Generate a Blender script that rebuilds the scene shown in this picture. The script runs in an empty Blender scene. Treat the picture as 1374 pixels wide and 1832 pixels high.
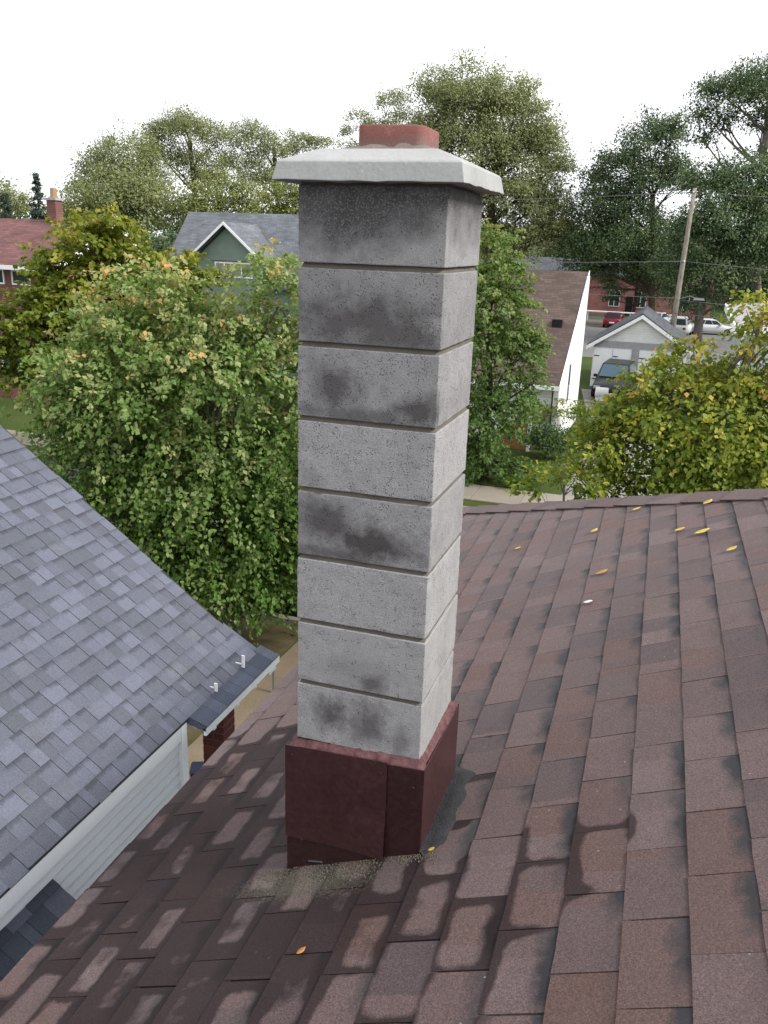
import bpy, bmesh, math, random
import numpy as np
from mathutils import Matrix, Vector, noise as mnoise

random.seed(11)
rng = np.random.default_rng(11)
scene = bpy.context.scene
col = scene.collection
R = math.radians

# ------------------------------------------------------------------ camera
CAM = (0.0, 0.0, 7.5)
YAW, PITCH, ROLL = 0.312132, 0.306436, 0.033827
FPX = 1528.62
def cam_axes():
    cy, sy, cp, sp = math.cos(YAW), math.sin(YAW), math.cos(PITCH), math.sin(PITCH)
    fwd = Vector((-sy*cp, cy*cp, -sp)); right = Vector((cy, sy, 0)); up = right.cross(fwd)
    r = math.cos(ROLL)*right + math.sin(ROLL)*up
    u = -math.sin(ROLL)*right + math.cos(ROLL)*up
    return r, u, fwd
_r, _u, _f = cam_axes()
cam_data = bpy.data.cameras.new('camera')
cam = bpy.data.objects.new('camera', cam_data); col.objects.link(cam)
cam.matrix_world = Matrix(((_r.x, _u.x, -_f.x, CAM[0]), (_r.y, _u.y, -_f.y, CAM[1]), (_r.z, _u.z, -_f.z, CAM[2]), (0, 0, 0, 1)))
cam_data.sensor_fit = 'VERTICAL'; cam_data.sensor_height = 36.0
cam_data.lens = FPX/1832*36.0
cam_data.clip_start = 0.05; cam_data.clip_end = 2000
scene.camera = cam

# ------------------------------------------------------------------ world and sun
SUN_EL, SUN_AZ = R(40), R(94)          # azimuth measured from +y towards +x
w = bpy.data.worlds.new('World'); scene.world = w; w.use_nodes = True
nt = w.node_tree; nt.nodes.clear()
wo = nt.nodes.new('ShaderNodeOutputWorld'); bg = nt.nodes.new('ShaderNodeBackground')
sky = nt.nodes.new('ShaderNodeTexSky'); sky.sky_type = 'NISHITA'; sky.sun_disc = False
sky.sun_elevation = SUN_EL; sky.sun_rotation = SUN_AZ; sky.air_density = 1.0; sky.dust_density = 2.0
tc = nt.nodes.new('ShaderNodeTexCoord'); mp = nt.nodes.new('ShaderNodeMapping'); mp.inputs['Scale'].default_value = (1, 1, 2.4)
nz = nt.nodes.new('ShaderNodeTexNoise'); nz.inputs['Scale'].default_value = 2.3; nz.inputs['Detail'].default_value = 6; nz.inputs['Roughness'].default_value = .55
rp = nt.nodes.new('ShaderNodeValToRGB'); rp.color_ramp.elements[0].position = .30; rp.color_ramp.elements[0].color = (.86, .86, .86, 1)
rp.color_ramp.elements[1].position = .50; rp.color_ramp.elements[1].color = (1, 1, 1, 1)
mx = nt.nodes.new('ShaderNodeMix'); mx.data_type = 'RGBA'
mx.inputs['B'].default_value = (10.0, 10.2, 10.6, 1)      # bright cloud deck
nt.links.new(tc.outputs['Generated'], mp.inputs['Vector']); nt.links.new(mp.outputs['Vector'], nz.inputs['Vector'])
nt.links.new(nz.outputs['Fac'], rp.inputs['Fac']); nt.links.new(rp.outputs['Color'], mx.inputs['Factor'])
nt.links.new(sky.outputs['Color'], mx.inputs['A']); nt.links.new(mx.outputs['Result'], bg.inputs['Color'])
bg.inputs['Strength'].default_value = 0.1
nt.links.new(bg.outputs['Background'], wo.inputs['Surface'])

sd = bpy.data.lights.new('sun', 'SUN'); sd.energy = 3.1; sd.angle = R(15); sd.color = (1, .96, .9)
so = bpy.data.objects.new('sun', sd); col.objects.link(so)
sdir = Vector((math.sin(SUN_AZ)*math.cos(SUN_EL), math.cos(SUN_AZ)*math.cos(SUN_EL), math.sin(SUN_EL)))
so.rotation_euler = sdir.to_track_quat('Z', 'Y').to_euler(); so.location = (20, -5, 30)

scene.view_settings.view_transform = 'Standard'; scene.view_settings.look = 'None'
scene.view_settings.exposure = 0.6; scene.view_settings.gamma = 1.0; scene.view_settings.use_curve_mapping = False

# ------------------------------------------------------------------ material helpers
class NT:
    def __init__(s, name):
        s.m = bpy.data.materials.new(name); s.m.use_nodes = True; s.t = s.m.node_tree
        s.t.nodes.clear(); s.out = s.n('ShaderNodeOutputMaterial'); s.b = s.n('ShaderNodeBsdfPrincipled')
        s.l(s.b.outputs[0], s.out.inputs[0])
    def n(s, typ, **kw):
        x = s.t.nodes.new(typ)
        for k, v in kw.items(): setattr(x, k, v)
        return x
    def l(s, a, b): s.t.links.new(a, b)
    def val(s, inp, v):
        if hasattr(v, 'is_linked') or isinstance(v, bpy.types.NodeSocket): s.l(v, inp)
        else: inp.default_value = v
    def math(s, op, a, b=0.0, c=None, clamp=False):
        x = s.n('ShaderNodeMath', operation=op, use_clamp=clamp); s.val(x.inputs[0], a); s.val(x.inputs[1], b)
        if c is not None: s.val(x.inputs[2], c)
        return x.outputs[0]
    def noise(s, vec, scale, detail=4, rough=.55, dist=0.0):
        x = s.n('ShaderNodeTexNoise'); s.l(vec, x.inputs['Vector']); x.inputs['Scale'].default_value = scale
        x.inputs['Detail'].default_value = detail; x.inputs['Roughness'].default_value = rough; x.inputs['Distortion'].default_value = dist
        return x.outputs['Fac']
    def ramp(s, fac, stops):
        x = s.n('ShaderNodeValToRGB'); s.l(fac, x.inputs[0]); e = x.color_ramp.elements
        while len(e) < len(stops): e.new(.5)
        for i, (p, c) in enumerate(stops):
            e[i].position = p
            e[i].color = (c, c, c, 1) if isinstance(c, (int, float)) else (*c, 1)
        return x.outputs[0]
    def mix(s, f, a, b, blend='MIX'):
        x = s.n('ShaderNodeMix', data_type='RGBA', blend_type=blend); s.val(x.inputs['Factor'], f)
        for i, v in (('A', a), ('B', b)):
            if isinstance(v, tuple): x.inputs[i].default_value = (*v, 1)
            else: s.l(v, x.inputs[i])
        return x.outputs['Result']
    def pos(s): return s.n('ShaderNodeNewGeometry').outputs['Position']
    def local(s): return s.n('ShaderNodeTexCoord').outputs['Object']
    def orand(s): return s.n('ShaderNodeObjectInfo').outputs['Random']
    def sep(s, v):
        x = s.n('ShaderNodeSeparateXYZ'); s.l(v, x.inputs[0]); return x.outputs
    def comb(s, x, y, z):
        c = s.n('ShaderNodeCombineXYZ'); s.val(c.inputs[0], x); s.val(c.inputs[1], y); s.val(c.inputs[2], z); return c.outputs[0]
    def bump(s, h, strength, dist=.01):
        x = s.n('ShaderNodeBump'); x.inputs['Strength'].default_value = strength; x.inputs['Distance'].default_value = dist
        s.l(h, x.inputs['Height']); s.l(x.outputs[0], s.b.inputs['Normal'])
    def mapr(s, v, a, b, c=0.0, d=1.0):
        x = s.n('ShaderNodeMapRange', clamp=True); s.l(v, x.inputs[0])
        for i, q in enumerate((a, b, c, d)): x.inputs[i+1].default_value = q
        return x.outputs[0]
    def fin(s, color=None, rough=None, spec=.3):
        if color is not None: s.val(s.b.inputs['Base Color'], (*color, 1) if isinstance(color, tuple) else color)
        if rough is not None: s.val(s.b.inputs['Roughness'], rough)
        s.b.inputs['Specular IOR Level'].default_value = spec
        return s.m

def vmul(c, k): return tuple(min(1, x*k) for x in c)
def simple(name, c, rough=.7, var=.18, scale=3.0, fine=80.0, bump=.15, spec=.3, orand=0.0, metallic=0.0):
    t = NT(name); P = t.pos()
    n1 = t.noise(P, scale, 5, .6); n2 = t.noise(P, fine, 2, .5)
    f = t.math('ADD', t.math('MULTIPLY', n1, .65), t.math('MULTIPLY', n2, .35))
    cc = t.ramp(f, [(.3, vmul(c, 1-var)), (.7, vmul(c, 1+var))])
    if orand:
        k = t.mapr(t.orand(), 0, 1, 1-orand, 1+orand); cc = t.mix(1.0, cc, t.comb(k, k, k), 'MULTIPLY')
    if bump: t.bump(n2, bump, .02 if fine < 100 else .004)
    t.b.inputs['Metallic'].default_value = metallic
    return t.fin(cc, rough, spec)

# ------------------------------------------------------------------ mesh helpers
def mesh_data(name, verts, faces, mats=None, smooth=False):
    me = bpy.data.meshes.new(name); me.from_pydata([tuple(v) for v in verts], [], faces); me.update()
    if mats is not None: me.materials.append(mats)
    if smooth:
        for p_ in me.polygons: p_.use_smooth = True
    return me
def worg(o):
    v = Vector((0, 0, 0))
    while o is not None: v = v + o.location; o = o.parent
    return v
def link(name, me, parent=None, loc=(0, 0, 0), rot=(0, 0, 0), local=False):
    """loc is in world axes unless local: children of unrotated parents are given in world coordinates."""
    o = bpy.data.objects.new(name, me); col.objects.link(o)
    if parent is not None:
        o.parent = parent
        o.location = Vector(loc) if local else Vector(loc) - worg(parent)
    else: o.location = loc
    o.rotation_euler = rot
    return o
def empty(name, loc, rz=0):
    o = bpy.data.objects.new(name, None); col.objects.link(o); o.location = loc; o.rotation_euler = (0, 0, rz); o.empty_display_size = .2
    return o
def tag(o, label, cat, group=None, kind=None):
    o['label'] = label; o['category'] = cat
    if group: o['group'] = group
    if kind: o['kind'] = kind
    return o
class MB:
    def __init__(s): s.v = []; s.f = []
    def box(s, x0, x1, y0, y1, z0, z1):
        b = len(s.v)
        s.v += [(x0, y0, z0), (x1, y0, z0), (x1, y1, z0), (x0, y1, z0), (x0, y0, z1), (x1, y0, z1), (x1, y1, z1), (x0, y1, z1)]
        s.f += [tuple(b+i for i in q) for q in ((3, 2, 1, 0), (4, 5, 6, 7), (0, 1, 5, 4), (1, 2, 6, 5), (2, 3, 7, 6), (3, 0, 4, 7))]
        return s
    def hexa(s, pts):
        b = len(s.v); s.v += [tuple(p) for p in pts]
        s.f += [tuple(b+i for i in q) for q in ((3, 2, 1, 0), (4, 5, 6, 7), (0, 1, 5, 4), (1, 2, 6, 5), (2, 3, 7, 6), (3, 0, 4, 7))]
        return s
    def poly_ex(s, pts, vec):
        """polygon extruded by vec"""
        b = len(s.v); n = len(pts); v = Vector(vec)
        s.v += [tuple(p) for p in pts] + [tuple(Vector(p)+v) for p in pts]
        s.f.append(tuple(range(b+n-1, b-1, -1))); s.f.append(tuple(range(b+n, b+2*n)))
        for i in range(n):
            j = (i+1) % n; s.f.append((b+i, b+j, b+n+j, b+n+i))
        return s
    def tube(s, pts, radii, sides=8, cap=True):
        b = len(s.v); pts = [Vector(p) for p in pts]
        for i, p in enumerate(pts):
            d = (pts[min(i+1, len(pts)-1)] - pts[max(i-1, 0)]).normalized()
            a = d.cross(Vector((0, 0, 1)) if abs(d.z) < .9 else Vector((1, 0, 0))).normalized(); c = d.cross(a)
            for k in range(sides):
                t = 2*math.pi*k/sides; s.v.append(tuple(p + (a*math.cos(t)+c*math.sin(t))*radii[i]))
        for i in range(len(pts)-1):
            for k in range(sides):
                k2 = (k+1) % sides
                s.f.append((b+i*sides+k, b+i*sides+k2, b+(i+1)*sides+k2, b+(i+1)*sides+k))
        if cap:
            s.f.append(tuple(b+k for k in reversed(range(sides)))); e = b+(len(pts)-1)*sides; s.f.append(tuple(e+k for k in range(sides)))
        return s
    def data(s, name, mat, smooth=False): return mesh_data(name, s.v, s.f, mat, smooth)
    def obj(s, name, mat, parent=None, loc=(0, 0, 0), rot=(0, 0, 0), local=False, smooth=False):
        return link(name, s.data(name, mat, smooth), parent, loc, rot, local)
def bevel_me(me, off, seg=2):
    bm = bmesh.new(); bm.from_mesh(me)
    bmesh.ops.bevel(bm, geom=list(bm.edges), offset=off, segments=seg, profile=.6, affect='EDGES'); bm.to_mesh(me); bm.free()
    return me
def in_frame(p_, pad=40):
    d = Vector(p_) - Vector(CAM); z = d.dot(_f)
    if z <= .1: return False
    x = 687 + FPX*d.dot(_r)/z; y = 916 - FPX*d.dot(_u)/z
    return -pad < x < 1374+pad and -pad < y < 1832+pad

# ================================================================== materials
def leaf_mat(name, stops, trans=.42):
    t = NT(name); a = t.n('ShaderNodeAttribute', attribute_name='tint')
    c = t.ramp(a.outputs['Fac'], stops)
    t.fin(c, .55, .25)
    tr = t.n('ShaderNodeBsdfTranslucent'); cm = t.mix(1.0, c, (1.0, 1.0, .55), 'MULTIPLY'); t.l(cm, tr.inputs['Color'])
    ms = t.n('ShaderNodeMixShader'); ms.inputs[0].default_value = trans
    t.l(t.b.outputs[0], ms.inputs[1]); t.l(tr.outputs[0], ms.inputs[2]); t.l(ms.outputs[0], t.out.inputs[0])
    return t.m

def ground_mat():
    t = NT('grass_ground'); P = t.pos()
    n = t.noise(P, .35, 6, .65); n2 = t.noise(P, 22, 4, .7)
    f = t.math('ADD', t.math('MULTIPLY', n, .5), t.math('MULTIPLY', n2, .5))
    c = t.ramp(f, [(.30, (0.0238, 0.0374, 0.00952)), (.48, (0.0442, 0.068, 0.017)), (.62, (0.068, 0.0816, 0.0238)), (.78, (0.0884, 0.0748, 0.034))])
    t.bump(n2, .6, .05); return t.fin(c, .95, .1)
def dirt_mat():
    t = NT('bare_dirt'); P = t.pos(); n = t.noise(P, 1.4, 6, .65); n2 = t.noise(P, 40, 3, .6)
    f = t.math('ADD', t.math('MULTIPLY', n, .7), t.math('MULTIPLY', n2, .3))
    c = t.ramp(f, [(.3, (0.034, 0.0374, 0.0122)), (.48, (0.068, 0.0544, 0.0272)), (.6, (0.0952, 0.0748, 0.0476)), (.75, (0.0476, 0.0612, 0.017))])
    t.bump(n2, .5, .03); return t.fin(c, .95, .1)
def sand_mat():
    t = NT('sandy_concrete'); P = t.pos(); n = t.noise(P, .8, 6, .6); n2 = t.noise(P, 30, 3, .7)
    f = t.math('ADD', t.math('MULTIPLY', n, .6), t.math('MULTIPLY', n2, .4))
    c = t.ramp(f, [(.3, (0.116, 0.0884, 0.0598)), (.7, (0.204, 0.163, 0.116))]); t.bump(n2, .3, .02); return t.fin(c, .9, .15)

def brown_shingle_mat(deck=False, joined=False):
    t = NT('brown_deck' if deck else 'brown_shingle_joined' if joined else 'brown_shingle'); P = t.pos()
    Lc = t.n('ShaderNodeUVMap', uv_map='tab').outputs[0] if joined else t.local(); lx, ly, lz = t.sep(Lc)
    px, py, pz = t.sep(P); rnd = t.n('ShaderNodeNewGeometry').outputs['Random Per Island'] if joined else t.orand()
    n_big = t.noise(P, 2.2, 5, .6); n_mid = t.noise(P, 14, 5, .65); n_gr = t.math('ADD', t.math('MULTIPLY', t.noise(P, 420, 2, .6), .55), t.math('MULTIPLY', t.noise(P, 170, 2, .7), .45))
    base = t.ramp(t.math('ADD', t.math('MULTIPLY', rnd, .55), t.math('MULTIPLY', n_mid, .5)),
                  [(.12, (.060, .042, .043)), (.40, (.076, .052, .052)), (.62, (.092, .061, .058)), (.90, (.110, .080, .082))])
    # colder, dusty tone up the slope, redder on some tabs
    red = t.math('GREATER_THAN', t.math('FRACT', t.math('MULTIPLY', rnd, 17.3)), .86)
    base = t.mix(t.math('MULTIPLY', red, t.math('MULTIPLY', n_mid, .9)), base, (0.085, 0.0476, 0.0394))
    # blends change tone part way along a strip
    st_ = t.math('GREATER_THAN', t.math('ADD', ly, t.math('MULTIPLY', t.math('SUBTRACT', n_mid, .5), .03)), t.mapr(t.math('FRACT', t.math('MULTIPLY', rnd, 5.1)), 0, 1, -.16, .16))
    base = t.mix(t.math('MULTIPLY', st_, .8), base, t.ramp(t.math('FRACT', t.math('MULTIPLY', rnd, 13.7)), [(.2, (.055, .040, .042)), (.55, (.098, .066, .062)), (.85, (.082, .048, .041))]))
    g = t.ramp(n_gr, [(.32, .35), (.5, 1.0), (.70, 2.1)])
    base = t.mix(1.0, base, g, 'MULTIPLY')
    # blue-black band at the upper end of each exposed tab
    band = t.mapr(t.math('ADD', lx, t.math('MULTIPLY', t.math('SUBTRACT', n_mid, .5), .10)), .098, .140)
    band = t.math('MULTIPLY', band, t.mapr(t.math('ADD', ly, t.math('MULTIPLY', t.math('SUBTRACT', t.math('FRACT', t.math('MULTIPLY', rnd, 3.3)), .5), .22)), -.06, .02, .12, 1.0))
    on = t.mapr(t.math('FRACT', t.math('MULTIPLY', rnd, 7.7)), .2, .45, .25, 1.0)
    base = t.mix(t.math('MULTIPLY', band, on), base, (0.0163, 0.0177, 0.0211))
    # worn pale dust
    base = t.mix(t.mapr(n_big, .42, .72, 0, .25), base, (0.109, 0.085, 0.085))
    # lichen specks
    vo = t.n('ShaderNodeTexVoronoi'); t.l(P, vo.inputs['Vector']); vo.inputs['Scale'].default_value = 26
    sp = t.math('MULTIPLY', t.mapr(vo.outputs['Distance'], .05, .11, 1, 0), t.math('GREATER_THAN', t.noise(P, 5.5, 3, .6), .585))
    base = t.mix(t.math('MULTIPLY', sp, .55), base, (0.286, 0.286, 0.272))
    # damp patches: they creep inwards from the joints round the foot of the stack
    W = None
    for cx, cy, rx, ry, cap_ in ((-.88, 1.88, .55, .36, 0.34), (-.50, 1.70, .36, .42, 0.24), (-1.45, 2.35, .80, 1.15, 0.64), (-.08, 2.13, .17, .13, 0.20), (-.26, 1.92, .26, .22, 0.24),
                           (-1.10, 1.75, .75, .55, 0.64), (-.46, 2.48, .08, .34, 0.24)):
        dx = t.math('DIVIDE', t.math('SUBTRACT', px, cx), rx); dy = t.math('DIVIDE', t.math('SUBTRACT', py, cy), ry)
        d = t.math('SQRT', t.math('ADD', t.math('MULTIPLY', dx, dx), t.math('MULTIPLY', dy, dy)))
        e = t.math('MINIMUM', t.math('MULTIPLY', t.math('SUBTRACT', 1.0, d), 1.4), cap_); W = e if W is None else t.math('MAXIMUM', W, e)
    r1 = t.math('FRACT', t.math('MULTIPLY', rnd, 31.7)); r2 = t.math('FRACT', t.math('MULTIPLY', rnd, 53.1)); r3 = t.math('FRACT', t.math('MULTIPLY', rnd, 91.3))
    qx = t.math('MAXIMUM', t.math('SUBTRACT', t.math('ABSOLUTE', t.math('SUBTRACT', lx, t.mapr(r1, 0, 1, .066, .098))), .030), 0.0)
    qy = t.math('MAXIMUM', t.math('SUBTRACT', t.math('ABSOLUTE', t.math('SUBTRACT', ly, t.mapr(r2, 0, 1, -.03, .03))), .080), 0.0)
    sdf = t.math('SUBTRACT', t.math('SQRT', t.math('ADD', t.math('MULTIPLY', qx, qx), t.math('MULTIPLY', qy, qy))), .062)
    nw = t.noise(P, 13, 3, .5)
    wv = t.math('ADD', sdf, t.math('ADD', t.math('MULTIPLY', t.math('SUBTRACT', nw, .5), .05), t.math('MULTIPLY', t.math('MINIMUM', W, .68), .100)))
    wv = t.math('ADD', wv, t.math('SUBTRACT', t.math('MULTIPLY', r3, .036), .020))
    wet = t.math('MULTIPLY', t.mapr(wv, -.009, .006), t.mapr(W, -.05, .10))
    base = t.mix(t.math('MULTIPLY', wet, .78), base, (.0135, .0078, .0088))
    # mossy grit gathered at the foot of the flashing
    gx = t.math('DIVIDE', t.math('SUBTRACT', px, -.86), .34); gy = t.math('DIVIDE', t.math('SUBTRACT', py, 2.03), .12)
    gd = t.math('SUBTRACT', 1.0, t.math('SQRT', t.math('ADD', t.math('MULTIPLY', gx, gx), t.math('MULTIPLY', gy, gy))))
    gm = t.mapr(t.math('ADD', gd, t.math('MULTIPLY', t.math('SUBTRACT', t.noise(P, 120, 5, .8), .5), 2.6)), .25, .6)
    base = t.mix(t.math('MULTIPLY', gm, .5), base, t.ramp(n_gr, [(.3, (0.0476, 0.0442, 0.0272)), (.7, (0.143, 0.136, 0.102))]))
    t.bump(t.math('ADD', n_gr, t.math('MULTIPLY', n_mid, .6)), .55, .004)
    if deck: return t.fin((0.0136, 0.00952, 0.00952), .95, .1)
    t.val(t.b.inputs['Sheen Weight'], t.mapr(wet, 0, 1, .10, .0)); t.b.inputs['Sheen Roughness'].default_value = .45; t.b.inputs['Sheen Tint'].default_value = (.9, .86, .9, 1)
    return t.fin(base, t.mapr(wet, 0, 1, .92, .72), .16)

def grey_shingle_mat(name, stops, wet=0.0, band_k=.35):
    t = NT(name); P = t.pos(); rnd = t.orand(); lx, ly, lz = t.sep(t.local())
    n_mid = t.noise(P, 9, 5, .6); n_gr = t.math('ADD', t.math('MULTIPLY', t.noise(P, 330, 2, .6), .5), t.math('MULTIPLY', t.noise(P, 120, 2, .7), .5))
    c = t.ramp(t.math('ADD', t.math('MULTIPLY', rnd, .8), t.math('MULTIPLY', n_mid, .22)), stops)
    c = t.mix(1.0, c, t.ramp(n_gr, [(.33, .62), (.5, 1.0), (.69, 1.5)]), 'MULTIPLY')
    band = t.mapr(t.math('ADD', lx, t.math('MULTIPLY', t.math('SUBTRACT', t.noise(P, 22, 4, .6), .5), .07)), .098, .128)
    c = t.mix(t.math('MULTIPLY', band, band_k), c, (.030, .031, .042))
    t.bump(n_gr, .5, .004); t.b.inputs['Sheen Weight'].default_value = .12; t.b.inputs['Sheen Roughness'].default_value = .4
    return t.fin(c, .9-.2*wet, .25)

CD = .3887
def block_mat(i, blobs, tone, soot=0.0, pores=1.0):
    t = NT('concrete_block_%d' % i); L = t.local(); P = t.pos(); lx, ly, lz = t.sep(L)
    n1 = t.noise(P, 7, 6, .65); n2 = t.noise(P, 320, 2, .6); n3 = t.noise(P, 30, 4, .6)
    c = t.ramp(t.math('ADD', t.math('MULTIPLY', n1, .6), t.math('MULTIPLY', n3, .4)),
               [(.3, vmul((0.224, 0.221, 0.221), tone)), (.52, vmul((0.279, 0.275, 0.277), tone)), (.72, vmul((0.316, 0.313, 0.315), tone))])
    c = t.mix(1.0, c, t.ramp(n2, [(.3, .72), (.5, 1.0), (.7, 1.22)]), 'MULTIPLY')
    S = None
    for bx_, bz_, rx, rz, k in blobs:
        dx = t.math('DIVIDE', t.math('SUBTRACT', lx, bx_), rx); dz = t.math('DIVIDE', t.math('SUBTRACT', lz, bz_), rz)
        d = t.math('SQRT', t.math('ADD', t.math('MULTIPLY', dx, dx), t.math('MULTIPLY', dz, dz)))
        e = t.math('MULTIPLY', t.mapr(t.math('ADD', d, t.math('MULTIPLY', t.math('SUBTRACT', t.noise(P, 17, 7, .68), .5), 2.2)), 1.3, .35), k)
        S = e if S is None else t.math('MAXIMUM', S, e)
    if S is not None: c = t.mix(t.math('MULTIPLY', S, t.mapr(ly, -CD/2+.012, -CD/2+.03, 1.0, .25)), c, (0.0626, 0.0571, 0.0585))
    if soot:
        # weather streaks and soot that washed down from under the cap
        sv = t.math('ADD', t.mapr(lz, -.085, .06), t.math('MULTIPLY', t.math('SUBTRACT', t.noise(P, 11, 5, .6), .5), 1.3))
        c = t.mix(t.math('MULTIPLY', t.mapr(sv, .15, 1.0), soot), c, (0.0578, 0.0544, 0.0558))
        gr = t.math('GREATER_THAN', t.noise(P, 260, 2, .5), .57)
        c = t.mix(t.math('MULTIPLY', gr, .55), c, (0.204, 0.201, 0.201))
    vo = t.n('ShaderNodeTexVoronoi'); t.l(P, vo.inputs['Vector']); vo.inputs['Scale'].default_value = 170
    pit = t.math('MULTIPLY', t.mapr(vo.outputs['Distance'], .2, .36, 1, 0), t.math('GREATER_THAN', t.noise(P, 48, 3, .6), .61-.07*pores))
    c = t.mix(t.math('MULTIPLY', pit, .65), c, (0.0238, 0.0224, 0.0231))
    t.bump(t.math('SUBTRACT', t.math('ADD', n2, t.math('MULTIPLY', n3, .5)), t.math('MULTIPLY', pit, 1.6)), .6, .003)
    return t.fin(c, .93, .2)

def far_roof_mat(name, c, course=.14):
    t = NT(name); P = t.pos(); n = t.noise(P, 1.1, 5, .6)
    br = t.n('ShaderNodeTexBrick'); br.offset = .5
    mpn = t.n('ShaderNodeMapping'); sx, sy, sz = t.sep(P)
    v = t.comb(t.math('ADD', sx, t.math('MULTIPLY', sy, .35)), t.math('MULTIPLY', sz, 1.6), 0.0); t.l(v, br.inputs['Vector'])
    br.inputs['Color1'].default_value = (*vmul(c, .80), 1); br.inputs['Color2'].default_value = (*vmul(c, 1.22), 1); br.inputs['Mortar'].default_value = (*vmul(c, .72), 1)
    br.inputs['Scale'].default_value = 1.0; br.inputs['Brick Width'].default_value = .34; br.inputs['Row Height'].default_value = course*.9; br.inputs['Mortar Size'].default_value = .012; br.inputs['Bias'].default_value = -.1
    cc = t.mix(1.0, br.outputs['Color'], t.ramp(n, [(.3, .8), (.7, 1.2)]), 'MULTIPLY')
    return t.fin(cc, .9, .2)
def siding_mat(name, c, row=.12):
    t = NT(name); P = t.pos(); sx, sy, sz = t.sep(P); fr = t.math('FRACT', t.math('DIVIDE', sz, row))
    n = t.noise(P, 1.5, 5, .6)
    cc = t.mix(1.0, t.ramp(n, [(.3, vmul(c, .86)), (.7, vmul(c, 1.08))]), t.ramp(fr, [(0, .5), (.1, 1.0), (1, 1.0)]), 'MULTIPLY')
    t.bump(fr, .4, .02); return t.fin(cc, .6, .3)
def brickwall_mat(name, c1, c2, mort):
    t = NT(name); P = t.pos(); sx, sy, sz = t.sep(P)
    br = t.n('ShaderNodeTexBrick'); t.l(t.comb(t.math('ADD', sx, sy), sz, 0.0), br.inputs['Vector'])
    br.inputs['Color1'].default_value = (*c1, 1); br.inputs['Color2'].default_value = (*c2, 1); br.inputs['Mortar'].default_value = (*mort, 1)
    br.inputs['Scale'].default_value = 1.0; br.inputs['Brick Width'].default_value = .22; br.inputs['Row Height'].default_value = .075; br.inputs['Mortar Size'].default_value = .01
    cc = t.mix(1.0, br.outputs['Color'], t.ramp(t.noise(P, .9, 5, .6), [(.3, .8), (.7, 1.2)]), 'MULTIPLY')
    return t.fin(cc, .85, .2)
def glass_mat(name, c=(.03, .04, .05)):
    t = NT(name); return t.fin(c, .08, .6)
def bark_mat(name, c):
    t = NT(name); P = t.pos(); sx, sy, sz = t.sep(P); v = t.comb(t.math('MULTIPLY', sx, 3), t.math('MULTIPLY', sy, 3), t.math('MULTIPLY', sz, .6))
    n = t.noise(v, 4, 5, .65); t.bump(n, .7, .05); return t.fin(t.ramp(n, [(.3, vmul(c, .6)), (.7, vmul(c, 1.35))]), .95, .1)

M = {}
M['ground'] = ground_mat(); M['dirt'] = dirt_mat(); M['sand'] = sand_mat()
M['asphalt'] = simple('asphalt', (0.0374, 0.0374, 0.0394), .9, .25, .7, 90, .3)
M['lot'] = simple('worn_lot_paving', (0.136, 0.136, 0.136), .9, .2, .3, 60, .2)
M['concrete_walk'] = simple('walk_concrete', (0.224, 0.197, 0.16), .9, .14, 1.2, 60, .25, orand=.07)
M['drive'] = simple('gravel_drive', (0.204, 0.19, 0.177), .95, .2, 1.0, 50, .5)
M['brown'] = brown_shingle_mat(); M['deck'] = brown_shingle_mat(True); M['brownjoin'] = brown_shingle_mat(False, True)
GS_ = [(.05, (.071, .074, .092)), (.3, (.081, .086, .108)), (.6, (.092, .098, .126)), (.85, (.110, .119, .154)), (.98, (.080, .082, .087))]
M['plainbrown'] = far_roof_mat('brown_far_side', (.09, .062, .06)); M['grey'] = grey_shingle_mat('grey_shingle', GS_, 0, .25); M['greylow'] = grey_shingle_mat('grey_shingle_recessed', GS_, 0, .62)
M['porch'] = grey_shingle_mat('porch_shingle', [(.2, (0.0476, 0.0558, 0.0816)), (.9, (0.0816, 0.0918, 0.129))], .3)
M['darkshingle'] = grey_shingle_mat('dark_slate_shingle', [(.1, (0.0306, 0.0374, 0.051)), (.6, (0.051, 0.0578, 0.0748)), (.95, (0.0816, 0.0884, 0.116))], .4)
M['greydeck'] = simple('grey_roof_deck', (0.034, 0.034, 0.0408), .95, .1)
M['white'] = simple('white_siding_paint', (.62, .64, .67), .55, .05, 1.5, 60, .08)
M['trim'] = simple('white_trim_paint', (.80, .81, .82), .5, .05, 2, 60, .05)
M['mortar'] = simple('recessed_mortar', (0.105, 0.0938, 0.0802), .95, .25, 12, 220, .5)
M['cap'] = None
M['clay'] = None
M['metal'] = None
M['brick'] = simple('red_brick', (0.136, 0.034, 0.0272), .9, .3, 8, 160, .4, orand=.25)
M['brickmortar'] = simple('dark_brick_mortar', (0.109, 0.0816, 0.0748), .95, .2)
M['bark'] = bark_mat('brown_bark', (0.0748, 0.0578, 0.0442)); M['greybark'] = bark_mat('grey_bark', (0.136, 0.119, 0.102))
M['glass'] = glass_mat('dark_window_glass'); M['bluegl'] = glass_mat('blue_windscreen', (.03, .07, .11))
M['black'] = simple('black_rubber', (0.0102, 0.0102, 0.0109), .8, .2, 8, 100, .1)
M['steel'] = simple('grey_steel', (0.238, 0.245, 0.258), .4, .1, metallic=.7)
M['bluebin'] = simple('blue_plastic', (.010, .014, .034), .7, .15)

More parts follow.
